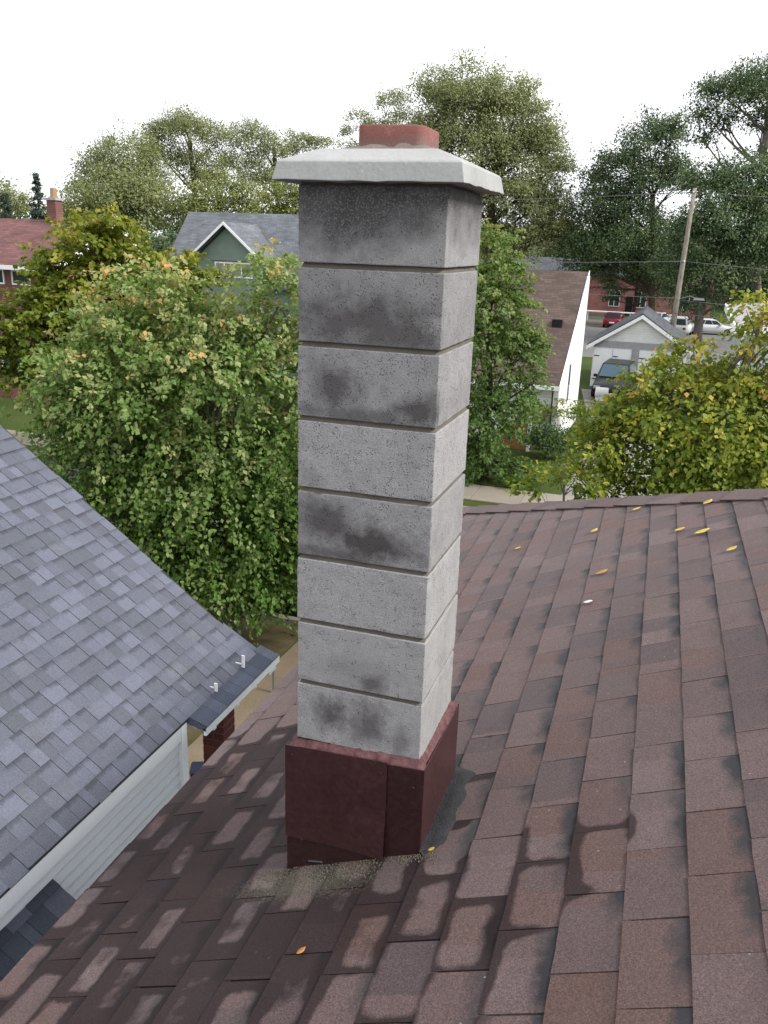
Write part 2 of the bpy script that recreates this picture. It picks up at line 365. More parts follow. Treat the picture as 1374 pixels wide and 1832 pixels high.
def cap_mat():
    t = NT('precast_cap_concrete'); P = t.pos(); n = t.noise(P, 6, 6, .65); n2 = t.noise(P, 90, 4, .6)
    f = t.math('ADD', t.math('MULTIPLY', n, .6), t.math('MULTIPLY', n2, .4))
    c = t.ramp(f, [(.3, (0.245, 0.245, 0.238)), (.5, (0.299, 0.303, 0.299)), (.7, (0.354, 0.36, 0.36))])
    vo = t.n('ShaderNodeTexVoronoi'); t.l(P, vo.inputs['Vector']); vo.inputs['Scale'].default_value = 40
    pit = t.math('MULTIPLY', t.mapr(vo.outputs['Distance'], .08, .16, 1, 0), t.math('GREATER_THAN', t.noise(P, 9, 3), .56))
    c = t.mix(t.math('MULTIPLY', pit, .5), c, (0.449, 0.449, 0.442))
    t.bump(t.math('ADD', n2, t.math('MULTIPLY', n, .5)), .25, .004); return t.fin(c, .85, .25)
def clay_mat():
    t = NT('red_clay_tile'); P = t.pos(); sx, sy, sz = t.sep(P); n = t.noise(P, 22, 5, .65); n2 = t.noise(P, 160, 3, .6)
    c = t.ramp(t.math('ADD', t.math('MULTIPLY', n, .7), t.math('MULTIPLY', n2, .3)), [(.3, (0.136, 0.0442, 0.0374)), (.55, (0.184, 0.0714, 0.0612)), (.75, (0.245, 0.129, 0.112))])
    m = t.mapr(t.math('ADD', sz, t.math('MULTIPLY', t.math('SUBTRACT', n, .5), .07)), 7.765, 7.725)
    c = t.mix(t.math('MULTIPLY', m, .65), c, (0.204, 0.173, 0.163)); t.bump(n2, .3, .004); return t.fin(c, .8, .3)
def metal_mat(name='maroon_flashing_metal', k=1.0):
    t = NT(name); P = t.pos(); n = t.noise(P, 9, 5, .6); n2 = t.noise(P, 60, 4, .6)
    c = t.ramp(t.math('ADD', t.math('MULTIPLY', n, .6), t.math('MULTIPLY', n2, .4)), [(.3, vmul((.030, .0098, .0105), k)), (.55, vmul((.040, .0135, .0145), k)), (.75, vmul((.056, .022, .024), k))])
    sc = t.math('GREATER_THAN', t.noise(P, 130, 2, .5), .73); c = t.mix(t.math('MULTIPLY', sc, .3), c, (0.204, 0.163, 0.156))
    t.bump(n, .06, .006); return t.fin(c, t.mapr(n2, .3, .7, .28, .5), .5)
def caulk_mat():
    t = NT('mauve_caulk'); P = t.pos(); n = t.noise(P, 40, 5, .6)
    t.bump(n, .6, .006); return t.fin(t.ramp(n, [(.3, (0.0476, 0.0163, 0.0184)), (.5, (0.0918, 0.0374, 0.0408)), (.72, (0.136, 0.068, 0.0714))]), .7, .3)
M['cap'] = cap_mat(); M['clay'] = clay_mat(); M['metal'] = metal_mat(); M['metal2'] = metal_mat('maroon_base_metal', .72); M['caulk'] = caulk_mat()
M['tar'] = simple('black_roof_tar', (0.019, 0.019, 0.0211), .75, .6, 18, 160, .9)

# ================================================================== ground
def sheet(name, pts, z, mat, kind='structure'):
    o = link(name, mesh_data(name, [(x, y, z) for x, y in pts], [tuple(range(len(pts)))], mat))
    o['kind'] = kind; return o
sheet('ground', [(-700, -300), (700, -300), (700, 900), (-700, 900)], 0, M['ground'])
sheet('street', [(-250, 14.7), (250, 14.7), (250, 23.6), (-250, 23.6)], .004, M['asphalt'])
for y in (14.55, 23.6):
    k = MB().box(-250, 250, y, y+.15, 0, .12).obj('kerb', M['concrete_walk']); k['kind'] = 'structure'
sheet('dirt_yard', [(-14, 6.6), (-6.3, 6.6), (-6.2, 14.5), (-14, 14.5)], .004, M['dirt'])
sheet('front_walk', [(-6.35, 4.6), (-3.9, 4.6), (-3.9, 14.5), (-6.15, 14.5)], .008, M['sand'])
sheet('driveway', [(-2.7, 23.75), (.3, 23.75), (.4, 48.8), (-4.4, 48.8), (-2.6, 36)], .008, M['drive'])
sheet('parking_lot', [(-70, 64), (70, 64), (70, 104), (-70, 104)], .004, M['lot'])
sheet('lot_apron', [(-70, 92), (70, 92), (70, 97), (-70, 97)], .008, M['sand'])
sw = MB().box(-60, 60, 24.75, 26.45, 0, .02).obj('sidewalk', M['sand']); sw['kind'] = 'structure'
slab = bevel_me(MB().box(-.745, .745, -.84, .84, -.03, .03).data('slab', M['concrete_walk']), .012, 1)
for i in range(26):
    link('slab', slab, sw, (-33 + i*1.5, 25.6, .02 + random.uniform(-.004, .004)), (random.uniform(-.003, .003), random.uniform(-.003, .003), 0))

# ================================================================== brown roofed house (the roof one stands on)
A0, B0 = 5.9366, .42
SL = math.hypot(1, B0); TH = math.atan(B0)
EAVE_X, ROW0, STEP, TAB, SKEW = -1.765, -1.8275, .1445, .262, .013
def hip_y(x): return 5.157 + (.637-x)*.8406
def brz(x): return A0 + B0*x
RX = 2.6
house = empty('brown_roofed_house', (2.4, 1.0, 0))
tag(house, 'house with worn brown shingle roof carrying the block chimney, in the foreground', 'house')
ze, zr_ = brz(EAVE_X), brz(RX); hy0, hy1 = hip_y(EAVE_X), hip_y(RX); X2 = 2*RX-EAVE_X
rv = [(EAVE_X, -4, ze), (EAVE_X, hy0, ze), (RX, hy1, zr_), (RX, -4, zr_), (X2, hy0, ze), (X2, -4, ze)]
rv2 = [(x, y, z-.05) for x, y, z in rv]
roof = link('roof', mesh_data('roof', rv+rv2, [(0, 3, 2, 1), (1, 2, 4), (2, 3, 5, 4), (0, 1, 7, 6), (1, 4, 10, 7), (4, 5, 11, 10), (3, 0, 6, 9), (5, 3, 9, 11), (6, 7, 8, 9), (7, 10, 8), (8, 10, 11, 9)], M['deck']), house)
MB().box(EAVE_X+.35, X2-.35, -3.8, hy0-.35, 0, ze-.06).obj('wall', M['white'], house)
MB().box(EAVE_X-.02, EAVE_X+.02, -4, hy0, ze-.2, ze-.055).obj('fascia', M['trim'], house)
MB().box(EAVE_X, X2, hy0-.02, hy0+.02, ze-.2, ze-.055).obj('fascia', M['trim'], house)

LT = STEP*SL                          # exposure along the slope
def tab_poly(x0, x1, y0, y1, clip=None):
    """local outline of a tab; clip = function giving max y for an x along the slope"""
    pts = [(x0, y0), (x1, y0), (x1, y1), (x0, y1)]
    if clip is None: return pts
    out = []
    for i in range(4):
        a, b = pts[i], pts[(i+1) % 4]; fa, fb = clip(a[0])-a[1], clip(b[0])-b[1]
        if fa >= 0: out.append(a)
        if fa*fb < 0:
            t = fa/(fa-fb); out.append((a[0]+(b[0]-a[0])*t, a[1]+(b[1]-a[1])*t))
    return out
def tab_mesh(poly, L, thick=.006, wob=0.0, name='shingle', mat=None, lift=.0035):
    # top plane slopes from lift+thick at the butt down to nearly flat under the course above
    def zt(x): return lift + thick*(1 - .62*x/L)
    n = len(poly); v = []; f = []
    for x, y in poly: v.append((x, y, zt(x) + random.uniform(-wob, wob)))
    for x, y in poly: v.append((x, y, 0.0 if x > L*.5 else lift-.003))
    f.append(tuple(range(n))); f.append(tuple(reversed(range(n, 2*n))))
    for i in range(n):
        j = (i+1) % n; f.append((i, n+i, n+j, j))
    return mesh_data(name, v, f, mat)
OVL = .02
def wavy_tab(seed):
    rs = random.Random(seed); hw = TAB/2-.003
    ys = [-hw, -hw*.45, hw*.1, hw*.55, hw]
    poly = [(rs.uniform(-.0016, .0016), y) for y in ys][::-1]
    poly = [(LT+OVL, -hw), (LT+OVL, hw)] + poly
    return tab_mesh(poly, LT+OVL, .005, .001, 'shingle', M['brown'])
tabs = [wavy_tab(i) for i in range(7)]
rest = MB(); parts_n = 0; cand = []
xl_, xr2_, yf_, yb_ = -.96, -.72, 2.12, 2.40      # tabs wholly beneath the stack
NROW = int((RX-ROW0)/STEP)
for k in range(NROW):
    xr_ = ROW0 + k*STEP
    off = (k % 2)*TAB*.5 + random.uniform(-.03, .03) + .04
    n0 = int((-2.0-off)/TAB)
    for j in range(n0, 40):
        yc = off + j*TAB + TAB/2; xb = xr_ - SKEW*(yc-3.0)
        if yc-TAB/2 > hip_y(xb): break
        c = (xb, yc, brz(xb)); jit = random.uniform(-.006, .006); rj = random.uniform(-.0025, .0025)
        need_clip = yc+TAB/2 > hip_y(xb+STEP+.02)
        inf = any(in_frame((xb+a*STEP, yc+b_*TAB/2, brz(xb+a*STEP)), 10) for a in (0, 1) for b_ in (-1, 0, 1))
        if need_clip:
            def clip(xl, xb=xb, yc=yc): return hip_y(xb + xl/SL) - yc
            hw = TAB/2-.0022
            poly = tab_poly(0, LT+OVL, -hw, hw, clip)
            if len(poly) < 3: continue
            poly = [(p_[0], p_[1]) for p_ in poly]
            area = sum(poly[i][0]*poly[(i+1) % len(poly)][1]-poly[(i+1) % len(poly)][0]*poly[i][1] for i in range(len(poly)))
            if area < 0: poly = poly[::-1]
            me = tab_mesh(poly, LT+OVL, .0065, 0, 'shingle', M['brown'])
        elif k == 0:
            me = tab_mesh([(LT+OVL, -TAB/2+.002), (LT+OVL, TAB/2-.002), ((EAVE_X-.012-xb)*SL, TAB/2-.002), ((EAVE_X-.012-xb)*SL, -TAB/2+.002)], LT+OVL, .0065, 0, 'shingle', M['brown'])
        else: me = tabs[random.randrange(7)]
        under = xl_ < xb < xr2_ and yf_ < yc < yb_
        cand.append((0 if inf and not under else 1, (Vector(c)-Vector(CAM)).length, me, Vector((c[0], c[1]+jit*.3, c[2])), (rj*.3, -TH, rj+SKEW)))
cand.sort(key=lambda q: (q[0], q[1])); rest_uv = []
for fl_, dist, me, loc, eu in cand:
    if fl_ == 0 and parts_n < 300:
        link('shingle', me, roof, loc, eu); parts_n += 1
    else:
        b = len(rest.v); rot = Matrix.Rotation(eu[2], 3, 'Z') @ Matrix.Rotation(-TH, 3, 'Y')
        for v in me.vertices: rest.v.append(tuple(rot @ v.co + loc)); rest_uv.append((v.co.x, v.co.y))
        rest.f += [tuple(b+i for i in p_.vertices) for p_ in me.polygons]
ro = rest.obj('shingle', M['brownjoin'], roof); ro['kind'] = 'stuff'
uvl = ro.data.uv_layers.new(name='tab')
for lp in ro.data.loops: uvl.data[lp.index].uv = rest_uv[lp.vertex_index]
# street-side face beyond the hip: plain sheet of the same shingles
nb = Vector((0, .498, 1)).normalized()*.008
sb = link('street_side_shingles', mesh_data('street_side_shingles', [Vector(rv[1])+nb, Vector(rv[2])+nb, Vector(rv[4])+nb], [(0, 2, 1)], M['plainbrown']), roof)
sb2 = link('ridge_side_shingles', mesh_data('ridge_side_shingles', [Vector(rv[i])+Vector((.004, 0, .01)) for i in (2, 3, 5, 4)], [(0, 1, 2, 3)], M['plainbrown']), roof)
# hip caps
p0 = Vector((EAVE_X, hy0, ze)); p1 = Vector((RX, hy1, zr_)); hd = (p1-p0).normalized(); hl = (p1-p0).length
n1 = Vector((-B0, 0, 1)).normalized(); s1 = n1.cross(hd).normalized()      # across, on our slope (towards -y side)
n2 = Vector((0, .498, 1)).normalized(); s2 = hd.cross(n2).normalized()
if s1.y > 0: s1 = -s1
if s2.y < 0: s2 = -s2
capw, expo = .15, .28
i = 0
while i*expo < hl-.1:
    a = p0 + hd*(i*expo); b = p0 + hd*min(hl, i*expo+expo+.05); up = (n1+n2).normalized()
    la, lb = .024, .012; wv_ = random.uniform(-.006, .006)
    top = [a+s1*(capw+wv_)+n1*la, a+up*(la+.006), a+s2*capw+n2*la, b+s1*capw+n1*lb, b+up*(lb+.006), b+s2*capw+n2*lb]
    bot = [a+s1*(capw+wv_)+n1*(la-.008), a+up*(la-.004), a+s2*capw+n2*(la-.008), b+s1*capw+n1*(lb-.008), b+up*(lb-.004), b+s2*capw+n2*(lb-.008)]
    V = top+bot
    F = [(0, 1, 4, 3), (1, 2, 5, 4), (6, 9, 10, 7), (7, 10, 11, 8), (0, 6, 7, 1), (1, 7, 8, 2), (3, 4, 10, 9), (4, 5, 11, 10), (0, 3, 9, 6), (2, 8, 11, 5)]
    link('hip_cap', mesh_data('hip_cap', [v_-a for v_ in V], F, M['brown']), roof, a); i += 1

# ================================================================== chimney
CX1, CY0, CW, CD = -.5538, 2.1382, .3960, .3887        # right front corner, width (x), depth (y)
ZT, CH = 7.6319, .2032
ccx, ccy = CX1-CW/2, CY0+CD/2
chim = empty('concrete_block_chimney', (ccx, ccy, brz(ccx)))
tag(chim, 'square grey concrete block chimney with sloped cap standing on the brown roof', 'chimney')
JO = .0135
def block_mesh(i):
    bm = bmesh.new(); bmesh.ops.create_cube(bm, size=1.0)
    bmesh.ops.scale(bm, vec=(CW, CD, CH-JO), verts=bm.verts)
    bmesh.ops.bevel(bm, geom=list(bm.edges), offset=.0028, segments=2, profile=.55, affect='EDGES')
    bmesh.ops.subdivide_edges(bm, edges=[e for e in bm.edges if e.calc_length() > .1], cuts=11, use_grid_fill=True)
    for v in bm.verts:
        q = Vector(v.co)*34 + Vector((i*7.1, 3, 1)); k = mnoise.noise(q)
        edge = (abs(v.co.x) > CW/2-.006) + (abs(v.co.y) > CD/2-.006) + (abs(v.co.z) > (CH-JO)/2-.006)
        if edge >= 2: v.co *= 1 - max(0, k)*.012
        else: v.co += v.normal*mnoise.noise(q*.4)*.0008
    me = bpy.data.meshes.new('concrete_block'); bm.to_mesh(me); bm.free()
    return me
stains = [
    ([(-.05, .03, .16, .10, .85)], .95, .95, .3),
    ([(-.03, -.03, .24, .075, .82), (.10, -.06, .13, .05, .8)], .82, 0, 1.4),
    ([(-.09, -.01, .07, .075, .85), (.15, -.055, .10, .05, .9), (-.02, -.08, .24, .03, .7)], .90, 0, 1.3),
    ([(-.15, -.07, .05, .03, .3)], 1.03, 0, 1.2),
    ([(-.11, .01, .10, .075, .85), (.035, -.035, .15, .06, .98), (-.05, -.08, .18, .03, .7)], .90, 0, .8),
    ([], 1.05, 0, .7),
    ([(.045, -.065, .045, .035, .75), (.0, -.03, .12, .05, .25)], 1.03, 0, .4),
    ([(-.085, .005, .055, .06, .85), (.03, .0, .065, .07, .75), (.14, -.03, .03, .05, .5)], 1.0, 0, .2),
]
for i, (bl, tone, soot, por) in enumerate(stains):
    me = block_mesh(i); me.materials.append(block_mat(i, bl, tone, soot, por))
    zc = ZT - i*CH - (CH-JO)/2
    link('concrete_block', me, chim, (ccx + random.uniform(-.0015, .0015), ccy + random.uniform(-.0015, .0015), zc), (0, 0, random.uniform(-.003, .003)))
    # mortar bed under the block, tooled back and squeezed out here and there
    zj = zc - (CH-JO)/2 - JO/2; mb = MB(); ring = []
    per = []
    N = 14
    for s_ in range(4):
        for q in range(N):
            u = q/N
            x, y = [(-CW/2+u*CW, -CD/2), (CW/2, -CD/2+u*CD), (CW/2-u*CW, CD/2), (-CW/2, CD/2-u*CD)][s_]
            per.append((x, y))
    def ins(p_, d): return (p_[0]*(1-d/(CW/2)), p_[1]*(1-d/(CD/2)))
    lv = [(-JO/2-.004, .003), (-JO/2+.002, .006), (0, .0085), (JO/2-.001, .0105), (JO/2+.003, .013)]
    for z_, d in lv:
        for p_ in per:
            nn = mnoise.noise(Vector((p_[0]*28, p_[1]*28, i*5.3)))
            x, y = ins(p_, d - .0025*nn); mb.v.append((x, y, z_ + (.003*nn if z_ < 0 else 0)))
    T = len(per)
    for a in range(len(lv)-1):
        for q in range(T): mb.f.append((a*T+q, a*T+(q+1) % T, (a+1)*T+(q+1) % T, (a+1)*T+q))
    if i < 7: mb.obj('mortar_joint', M['mortar'], chim, (ccx, ccy, zj), smooth=True)
# inner core below the last block, down into the roof
MB().box(ccx-CW/2+.005, ccx+CW/2-.005, ccy-CD/2+.005, ccy+CD/2-.005, 5.2, ZT-8*CH+.005).obj('chimney_base', M['mortar'], chim)
# cap: flat soffit, battered edge, sloped wash up to the flue
def ring_rect(o, z): return [(ccx-CW/2-o, ccy-CD/2-o, z), (ccx+CW/2+o, ccy-CD/2-o, z), (ccx+CW/2+o, ccy+CD/2+o, z), (ccx-CW/2-o, ccy+CD/2+o, z)]
zc0 = ZT+.006
rings = [ring_rect(-.01, zc0), ring_rect(.0505, zc0+.001), ring_rect(.0405, zc0+.0455), ring_rect(.035, zc0+.050), ring_rect(-.043, zc0+.083), ring_rect(-.15, zc0+.085)]
V = [p_ for r_ in rings for p_ in r_]; F = []
for a in range(len(rings)-1):
    for q in range(4): F.append((a*4+q, a*4+(q+1) % 4, a*4+4+(q+1) % 4, a*4+4+q))
F.append((3, 2, 1, 0)); F.append(tuple(range(len(V)-4, len(V))))
me = mesh_data('cap', V, F, M['cap'])
bm = bmesh.new(); bm.from_mesh(me); bmesh.ops.recalc_face_normals(bm, faces=bm.faces)
bmesh.ops.bevel(bm, geom=[e for e in bm.edges], offset=.0022, segments=2, profile=.6, affect='EDGES')
bmesh.ops.subdivide_edges(bm, edges=[e for e in bm.edges if e.calc_length() > .2], cuts=15, use_grid_fill=True)
for v in bm.verts:
    k = mnoise.noise(v.co*45)
    if v.co.z < zc0+.006: v.co.z += k*.0035
    v.co += v.normal*mnoise.noise(v.co*9)*.0007
bm.to_mesh(me); bm.free()
link('cap', me, chim)
# soot-dark bed joint under the cap
MB().box(ccx-CW/2+.006, ccx+CW/2-.006, ccy-CD/2+.006, ccy+CD/2-.006, ZT-.006, zc0+.004).obj('mortar_joint', M['mortar'], chim)
# clay flue liner, hollow
fx, fy, fw, fd = ccx+.0005, ccy+.022, .181, .172; ft = zc0+.149
def rr(cx, cy, w_, d_, z, r, n=4):
    pts = []
    for k in range(4):
        sx, sy = ((1, -1), (1, 1), (-1, 1), (-1, -1))[k]; a0 = (-90, 0, 90, 180)[k]
        for q in range(n+1):
            a = R(a0 + 90*q/n); pts.append((cx+sx*(w_/2-r)+math.cos(a)*r, cy+sy*(d_/2-r)+math.sin(a)*r, z))
    return pts
prof = [(0, zc0+.06), (0, zc0+.11), (0, ft-.004), (-.004, ft), (-.018, ft), (-.02, ft-.006), (-.02, zc0+.03)]
V = []; F = []
for o_, z_ in prof:
    ringp = rr(fx, fy, fw+2*o_, fd+2*o_, z_, max(.006, .022+o_))
    for q in ringp:
        kk = mnoise.noise(Vector(q)*30)
        V.append((q[0], q[1], q[2] + (kk*.003 if z_ >= ft-.006 and o_ > -.019 else 0)))
T = len(ringp)
for a in range(len(prof)-1):
    for q in range(T): F.append((a*T+q, a*T+(q+1) % T, (a+1)*T+(q+1) % T, (a+1)*T+q))
link('flue_liner', mesh_data('flue_liner', V, F, M['clay'], True), chim)
# mortar wash heaped against the liner
V = []; F = []; T = 40
for a, (o_, z_) in enumerate([(.045, zc0+.080), (.018, zc0+.092), (.001, zc0+.100), (-.01, zc0+.097)]):
    for q in range(T):
        an = 2*math.pi*q/T; c_, s_ = math.cos(an), math.sin(an); m_ = max(abs(c_), abs(s_))
        x = fx + (c_/m_)*(fw/2+o_); y = fy + (s_/m_)*(fd/2+o_); kk = mnoise.noise(Vector((x*26, y*26, 4)))
        V.append((x, y, z_ + (kk*.017 if a in (1, 2) else 0)))
for a in range(3):
    for q in range(T): F.append((a*T+q, a*T+(q+1) % T, (a+1)*T+(q+1) % T, (a+1)*T+q))
link('mortar_wash', mesh_data('mortar_wash', V, F, simple('dusty_red_mortar', (.15, .125, .112), .95, .2, 20, 160, .5), True), chim)

# flashing skirt
FO = .024; fz = ZT-8*CH-.004
fl = MB()
xl, xr, yf, yb = CX1-CW-FO, CX1+FO, CY0-FO, CY0+CD+FO
def skirt(name, a, b, mat, out, th=.003, ta=0, tb=0, ba=None, bb=None):
    za = brz(a[0])-.012 if ba is None else ba; zb = brz(b[0])-.012 if bb is None else bb
    pts = [(a[0], a[1], za), (b[0], b[1], zb), (b[0], b[1], fz+tb), (a[0], a[1], fz+ta)]
    me = MB().poly_ex(pts, out).data(name, mat)
    bm = bmesh.new(); bm.from_mesh(me); bmesh.ops.subdivide_edges(bm, edges=[e for e in bm.edges if e.calc_length() > .15], cuts=8, use_grid_fill=True)
    o_ = Vector(out).normalized()
    for v in bm.verts:
        v.co += o_*mnoise.noise(v.co*5)*.0016
    bm.to_mesh(me); bm.free()
    for p_ in me.polygons: p_.use_smooth = False
    return link(name, me, chim)
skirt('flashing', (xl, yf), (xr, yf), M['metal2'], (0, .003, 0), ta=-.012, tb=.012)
skirt('flashing', (xr, yf), (xr, yb), M['metal'], (-.003, 0, 0), ta=.012, tb=-.004)
skirt('flashing', (xl, yb), (xl, yf), M['metal'], (.003, 0, 0), ta=-.004, tb=-.012)
skirt('flashing', (xr, yb), (xl, yb), M['metal'], (0, -.003, 0))
# outer patch sheet lapped over the left of the front, its lower corner lifting
V = []; F = []; nx, nz_ = 14, 10
for a in range(nx+1):
    for b in range(nz_+1):
        u, v_ = a/nx, b/nz_
        x = xl-.003 + u*(.333); zb_ = 5.668 + u*.010; z = zb_ + (fz+.002+.013*u - zb_)*v_
        lift = .012*max(0, u-.45)**1.5*max(0, 1-v_*2.2)*3 + mnoise.noise(Vector((x*6, 0, z*6)))*.002
        V.append((x, yf-.006-lift, z))
for a in range(nx):
    for b in range(nz_): F.append((a*(nz_+1)+b, (a+1)*(nz_+1)+b, (a+1)*(nz_+1)+b+1, a*(nz_+1)+b+1))
me = mesh_data('flashing_patch', V, F, M['metal'], False)
po = link('flashing_patch', me, chim); sm = po.modifiers.new('thick', 'SOLIDIFY'); sm.thickness = .0025
# caulk bead round the top of the skirt
V = []; F = []; T = 120; prof = 6
for q in range(T):
    an = 2*math.pi*q/T; c_, s_ = math.cos(an), math.sin(an); m_ = max(abs(c_), abs(s_)); ux, uy = c_/m_, s_/m_
    nn = mnoise.noise(Vector((ux*9, uy*9, 2))); n2_ = mnoise.noise(Vector((ux*23, uy*23, 7)))
    tilt = .010*ux if uy < -.9 else 0
    for k, (o_, z_) in enumerate([(-.002, .022), (.006, .016), (.014, .008), (.021, .001), (.020, -.012), (.004, -.012)]):
        o2 = o_ + (.005*n2_ if 0 < k < 4 else 0); z2 = z_ + tilt + (.008*nn + .006*n2_ if k < 3 else .002*n2_)
        V.append((ccx+ux*(CW/2+o2), ccy+uy*(CD/2+o2), fz+z2))
for q in range(T):
    for k in range(prof-1): F.append((q*prof+k, ((q+1) % T)*prof+k, ((q+1) % T)*prof+k+1, q*prof+k+1))
link('caulk_bead', mesh_data('caulk_bead', V, F, M['caulk'], True), chim)
# screw heads, a scrape and grit round the foot
for sx_, sz_ in ((xl+.02, fz-.03), (xl+.31, fz-.025), (xl+.055, 5.668), (xr-.03, fz-.05)):
    MB().tube([(sx_, yf-.004, sz_), (sx_, yf-.0095, sz_)], [.0045, .0035], 8).obj('screw_head', M['metal'], chim)
MB().poly_ex([(xl+.075, yf-.0042, 5.588), (xl+.125, yf-.0042, 5.597), (xl+.124, yf-.0042, 5.601), (xl+.076, yf-.0042, 5.5915)], (0, .002, 0)).obj('scrape', M['steel'], chim)
gb = MB(); rg = random.Random(5)
for q in range(900):
    u = rg.random(); x = xl-.10 + u*(xr-xl+.16); y = yf-.004-abs(rg.gauss(0, .045 if x < xr-.1 else .02)); r_ = rg.uniform(.0012, .0042)
    z = brz(x)+.0095; b = len(gb.v); an = rg.random()*6
    gb.v += [(x+r_*math.cos(an), y+r_*math.sin(an), z-.002), (x+r_*math.cos(an+2.1), y+r_*math.sin(an+2.1), z-.002), (x+r_*math.cos(an+4.2), y+r_*math.sin(an+4.2), z-.002), (x, y, z+r_*1.1)]
    gb.f += [(b, b+1, b+3), (b+1, b+2, b+3), (b+2, b, b+3)]
go_ = gb.obj('roof_grit', simple('mossy_grit', (.11, .10, .075), .95, .5, 40, 300, .3), chim); go_['kind'] = 'stuff'
# tar fillet along the uphill side
V = []; F = []; N = 24
for q in range(N+1):
    y = yf-.005 + (yb-yf+.04)*q/N; n_ = mnoise.noise(Vector((y*14, 1, 1)))
    wd = (.066+.024*n_)*min(1, .3+2.4*math.sin(math.pi*q/N))
    for x, h in ((xr-.002, .020), (xr+wd*.35, .0118), (xr+wd, .0098), (xr+wd+.008, .002)):
        V.append((x, y, brz(x)+h))
for q in range(N):
    for k in range(3): F.append((q*4+k, q*4+k+1, (q+1)*4+k+1, (q+1)*4+k))
link('tar_strip', mesh_data('tar_strip', V, F, M['tar'], True), chim)

# ================================================================== grey roofed house next door
GX, GZ, GS = -3.2, 3.91, .72
GN = math.hypot(1, GS); GR = -7.4; GY0, GY1 = -5.0, 6.28
def grz(x): return GZ + GS*(GX-x)
ghouse = empty('grey_roofed_house', (-7.3, 1.0, 0))
tag(ghouse, 'white sided house with light grey shingle roof at the left', 'house')
def basis_euler(X, Z):
    X = Vector(X).normalized(); Z = Vector(Z).normalized(); Y = Z.cross(X)
    return Matrix((X, Y, Z)).transposed().to_euler()
gzr = grz(GR)
V = [(GX, GY0, GZ), (GX, GY1, GZ), (GR, GY1, gzr), (GR, GY0, gzr), (2*GR-GX, GY0, GZ), (2*GR-GX, GY1, GZ)]
V2 = [(x, y, z-.025) for x, y, z in V]
groof = link('roof', mesh_data('roof', V+V2, [(0, 1, 2, 3), (3, 2, 5, 4), (6, 9, 8, 7), (9, 10, 11, 8), (0, 6, 7, 1), (1, 7, 8, 2), (2, 8, 11, 5), (5, 11, 10, 4), (4, 10, 9, 3), (3, 9, 6, 0)], M['greydeck']), ghouse)
GL = .143; geul = basis_euler((-1, 0, GS), (GS, 0, 1))
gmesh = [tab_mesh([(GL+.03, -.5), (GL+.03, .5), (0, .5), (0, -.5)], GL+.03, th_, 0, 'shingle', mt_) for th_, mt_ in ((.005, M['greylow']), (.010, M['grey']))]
pieces = []
for k in range(int((GX-GR)*GN/GL)):
    xb = GX - k*GL/GN; y = GY1 - random.uniform(0, .05) + .012; proud = random.random() < .5
    while y > -2.5:
        wd = random.choice((.07, .09, .10, .12, .14, .17)) * random.uniform(.9, 1.1); y0 = y-wd; yc = (y+y0)/2
        drop = random.uniform(0, .003) + (.010 if k == 0 and random.random() < .12 else 0)
        loc = Vector((xb+drop, yc, grz(xb)-drop*GS))
        inf = any(in_frame((xb-a*GL/GN, yy, grz(xb-a*GL/GN)), 4) for a in (0, 1) for yy in (y, y0))
        pieces.append((0 if inf else 1, (loc-Vector(CAM)).length, loc, wd, proud))
        y = y0; proud = not proud if random.random() < .8 else proud
pieces.sort(key=lambda p_: (p_[0], p_[1])); grest = [MB(), MB()]; gcount = 0; rot = geul.to_matrix()
for q, (fl_, dist, loc, wd, proud) in enumerate(pieces):
    me = gmesh[1 if proud else 0]
    if fl_ == 0 and gcount < 300:
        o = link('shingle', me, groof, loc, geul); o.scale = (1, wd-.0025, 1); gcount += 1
    else:
        g_ = grest[1 if proud else 0]; b = len(g_.v)
        for v in me.vertices: g_.v.append(tuple(rot @ Vector((v.co.x, v.co.y*(wd-.0025), v.co.z)) + loc))
        g_.f += [tuple(b+i for i in p_.vertices) for p_ in me.polygons]
rs_mat = []
for q in (0, 1):
    # the joined remainder keeps a tone of its own per piece through a random-per-island node
    t = NT('grey_shingle_far_%d' % q); P = t.pos(); isl = t.n('ShaderNodeNewGeometry').outputs['Random Per Island']
    n_gr = t.math('ADD', t.math('MULTIPLY', t.noise(P, 330, 2, .6), .5), t.math('MULTIPLY', t.noise(P, 120, 2, .7), .5))
    c = t.ramp(t.math('ADD', t.math('MULTIPLY', isl, .8), t.math('MULTIPLY', t.noise(P, 9, 5, .6), .22)), GS_)
    c = t.mix(1.0, c, t.ramp(n_gr, [(.33, .62), (.5, 1.0), (.69, 1.5)]), 'MULTIPLY')
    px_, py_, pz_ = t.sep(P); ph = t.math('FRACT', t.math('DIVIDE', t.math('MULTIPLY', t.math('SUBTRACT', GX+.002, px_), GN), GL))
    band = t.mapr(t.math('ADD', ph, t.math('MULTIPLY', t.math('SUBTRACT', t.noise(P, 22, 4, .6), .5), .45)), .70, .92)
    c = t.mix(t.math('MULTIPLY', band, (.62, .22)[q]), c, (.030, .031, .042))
    t.bump(n_gr, .5, .004); t.b.inputs['Sheen Weight'].default_value = .12; t.b.inputs['Sheen Roughness'].default_value = .4; t.fin(c, .9, .25)
    go = grest[q].obj('shingle', t.m, groof); go['kind'] = 'stuff'
print('brown shingles', parts_n, 'grey shingles', gcount)
MB().box(GX-.05, GX-.012, GY0, 5.03, GZ-.16, GZ-.018).obj('fascia', M['white'], ghouse)
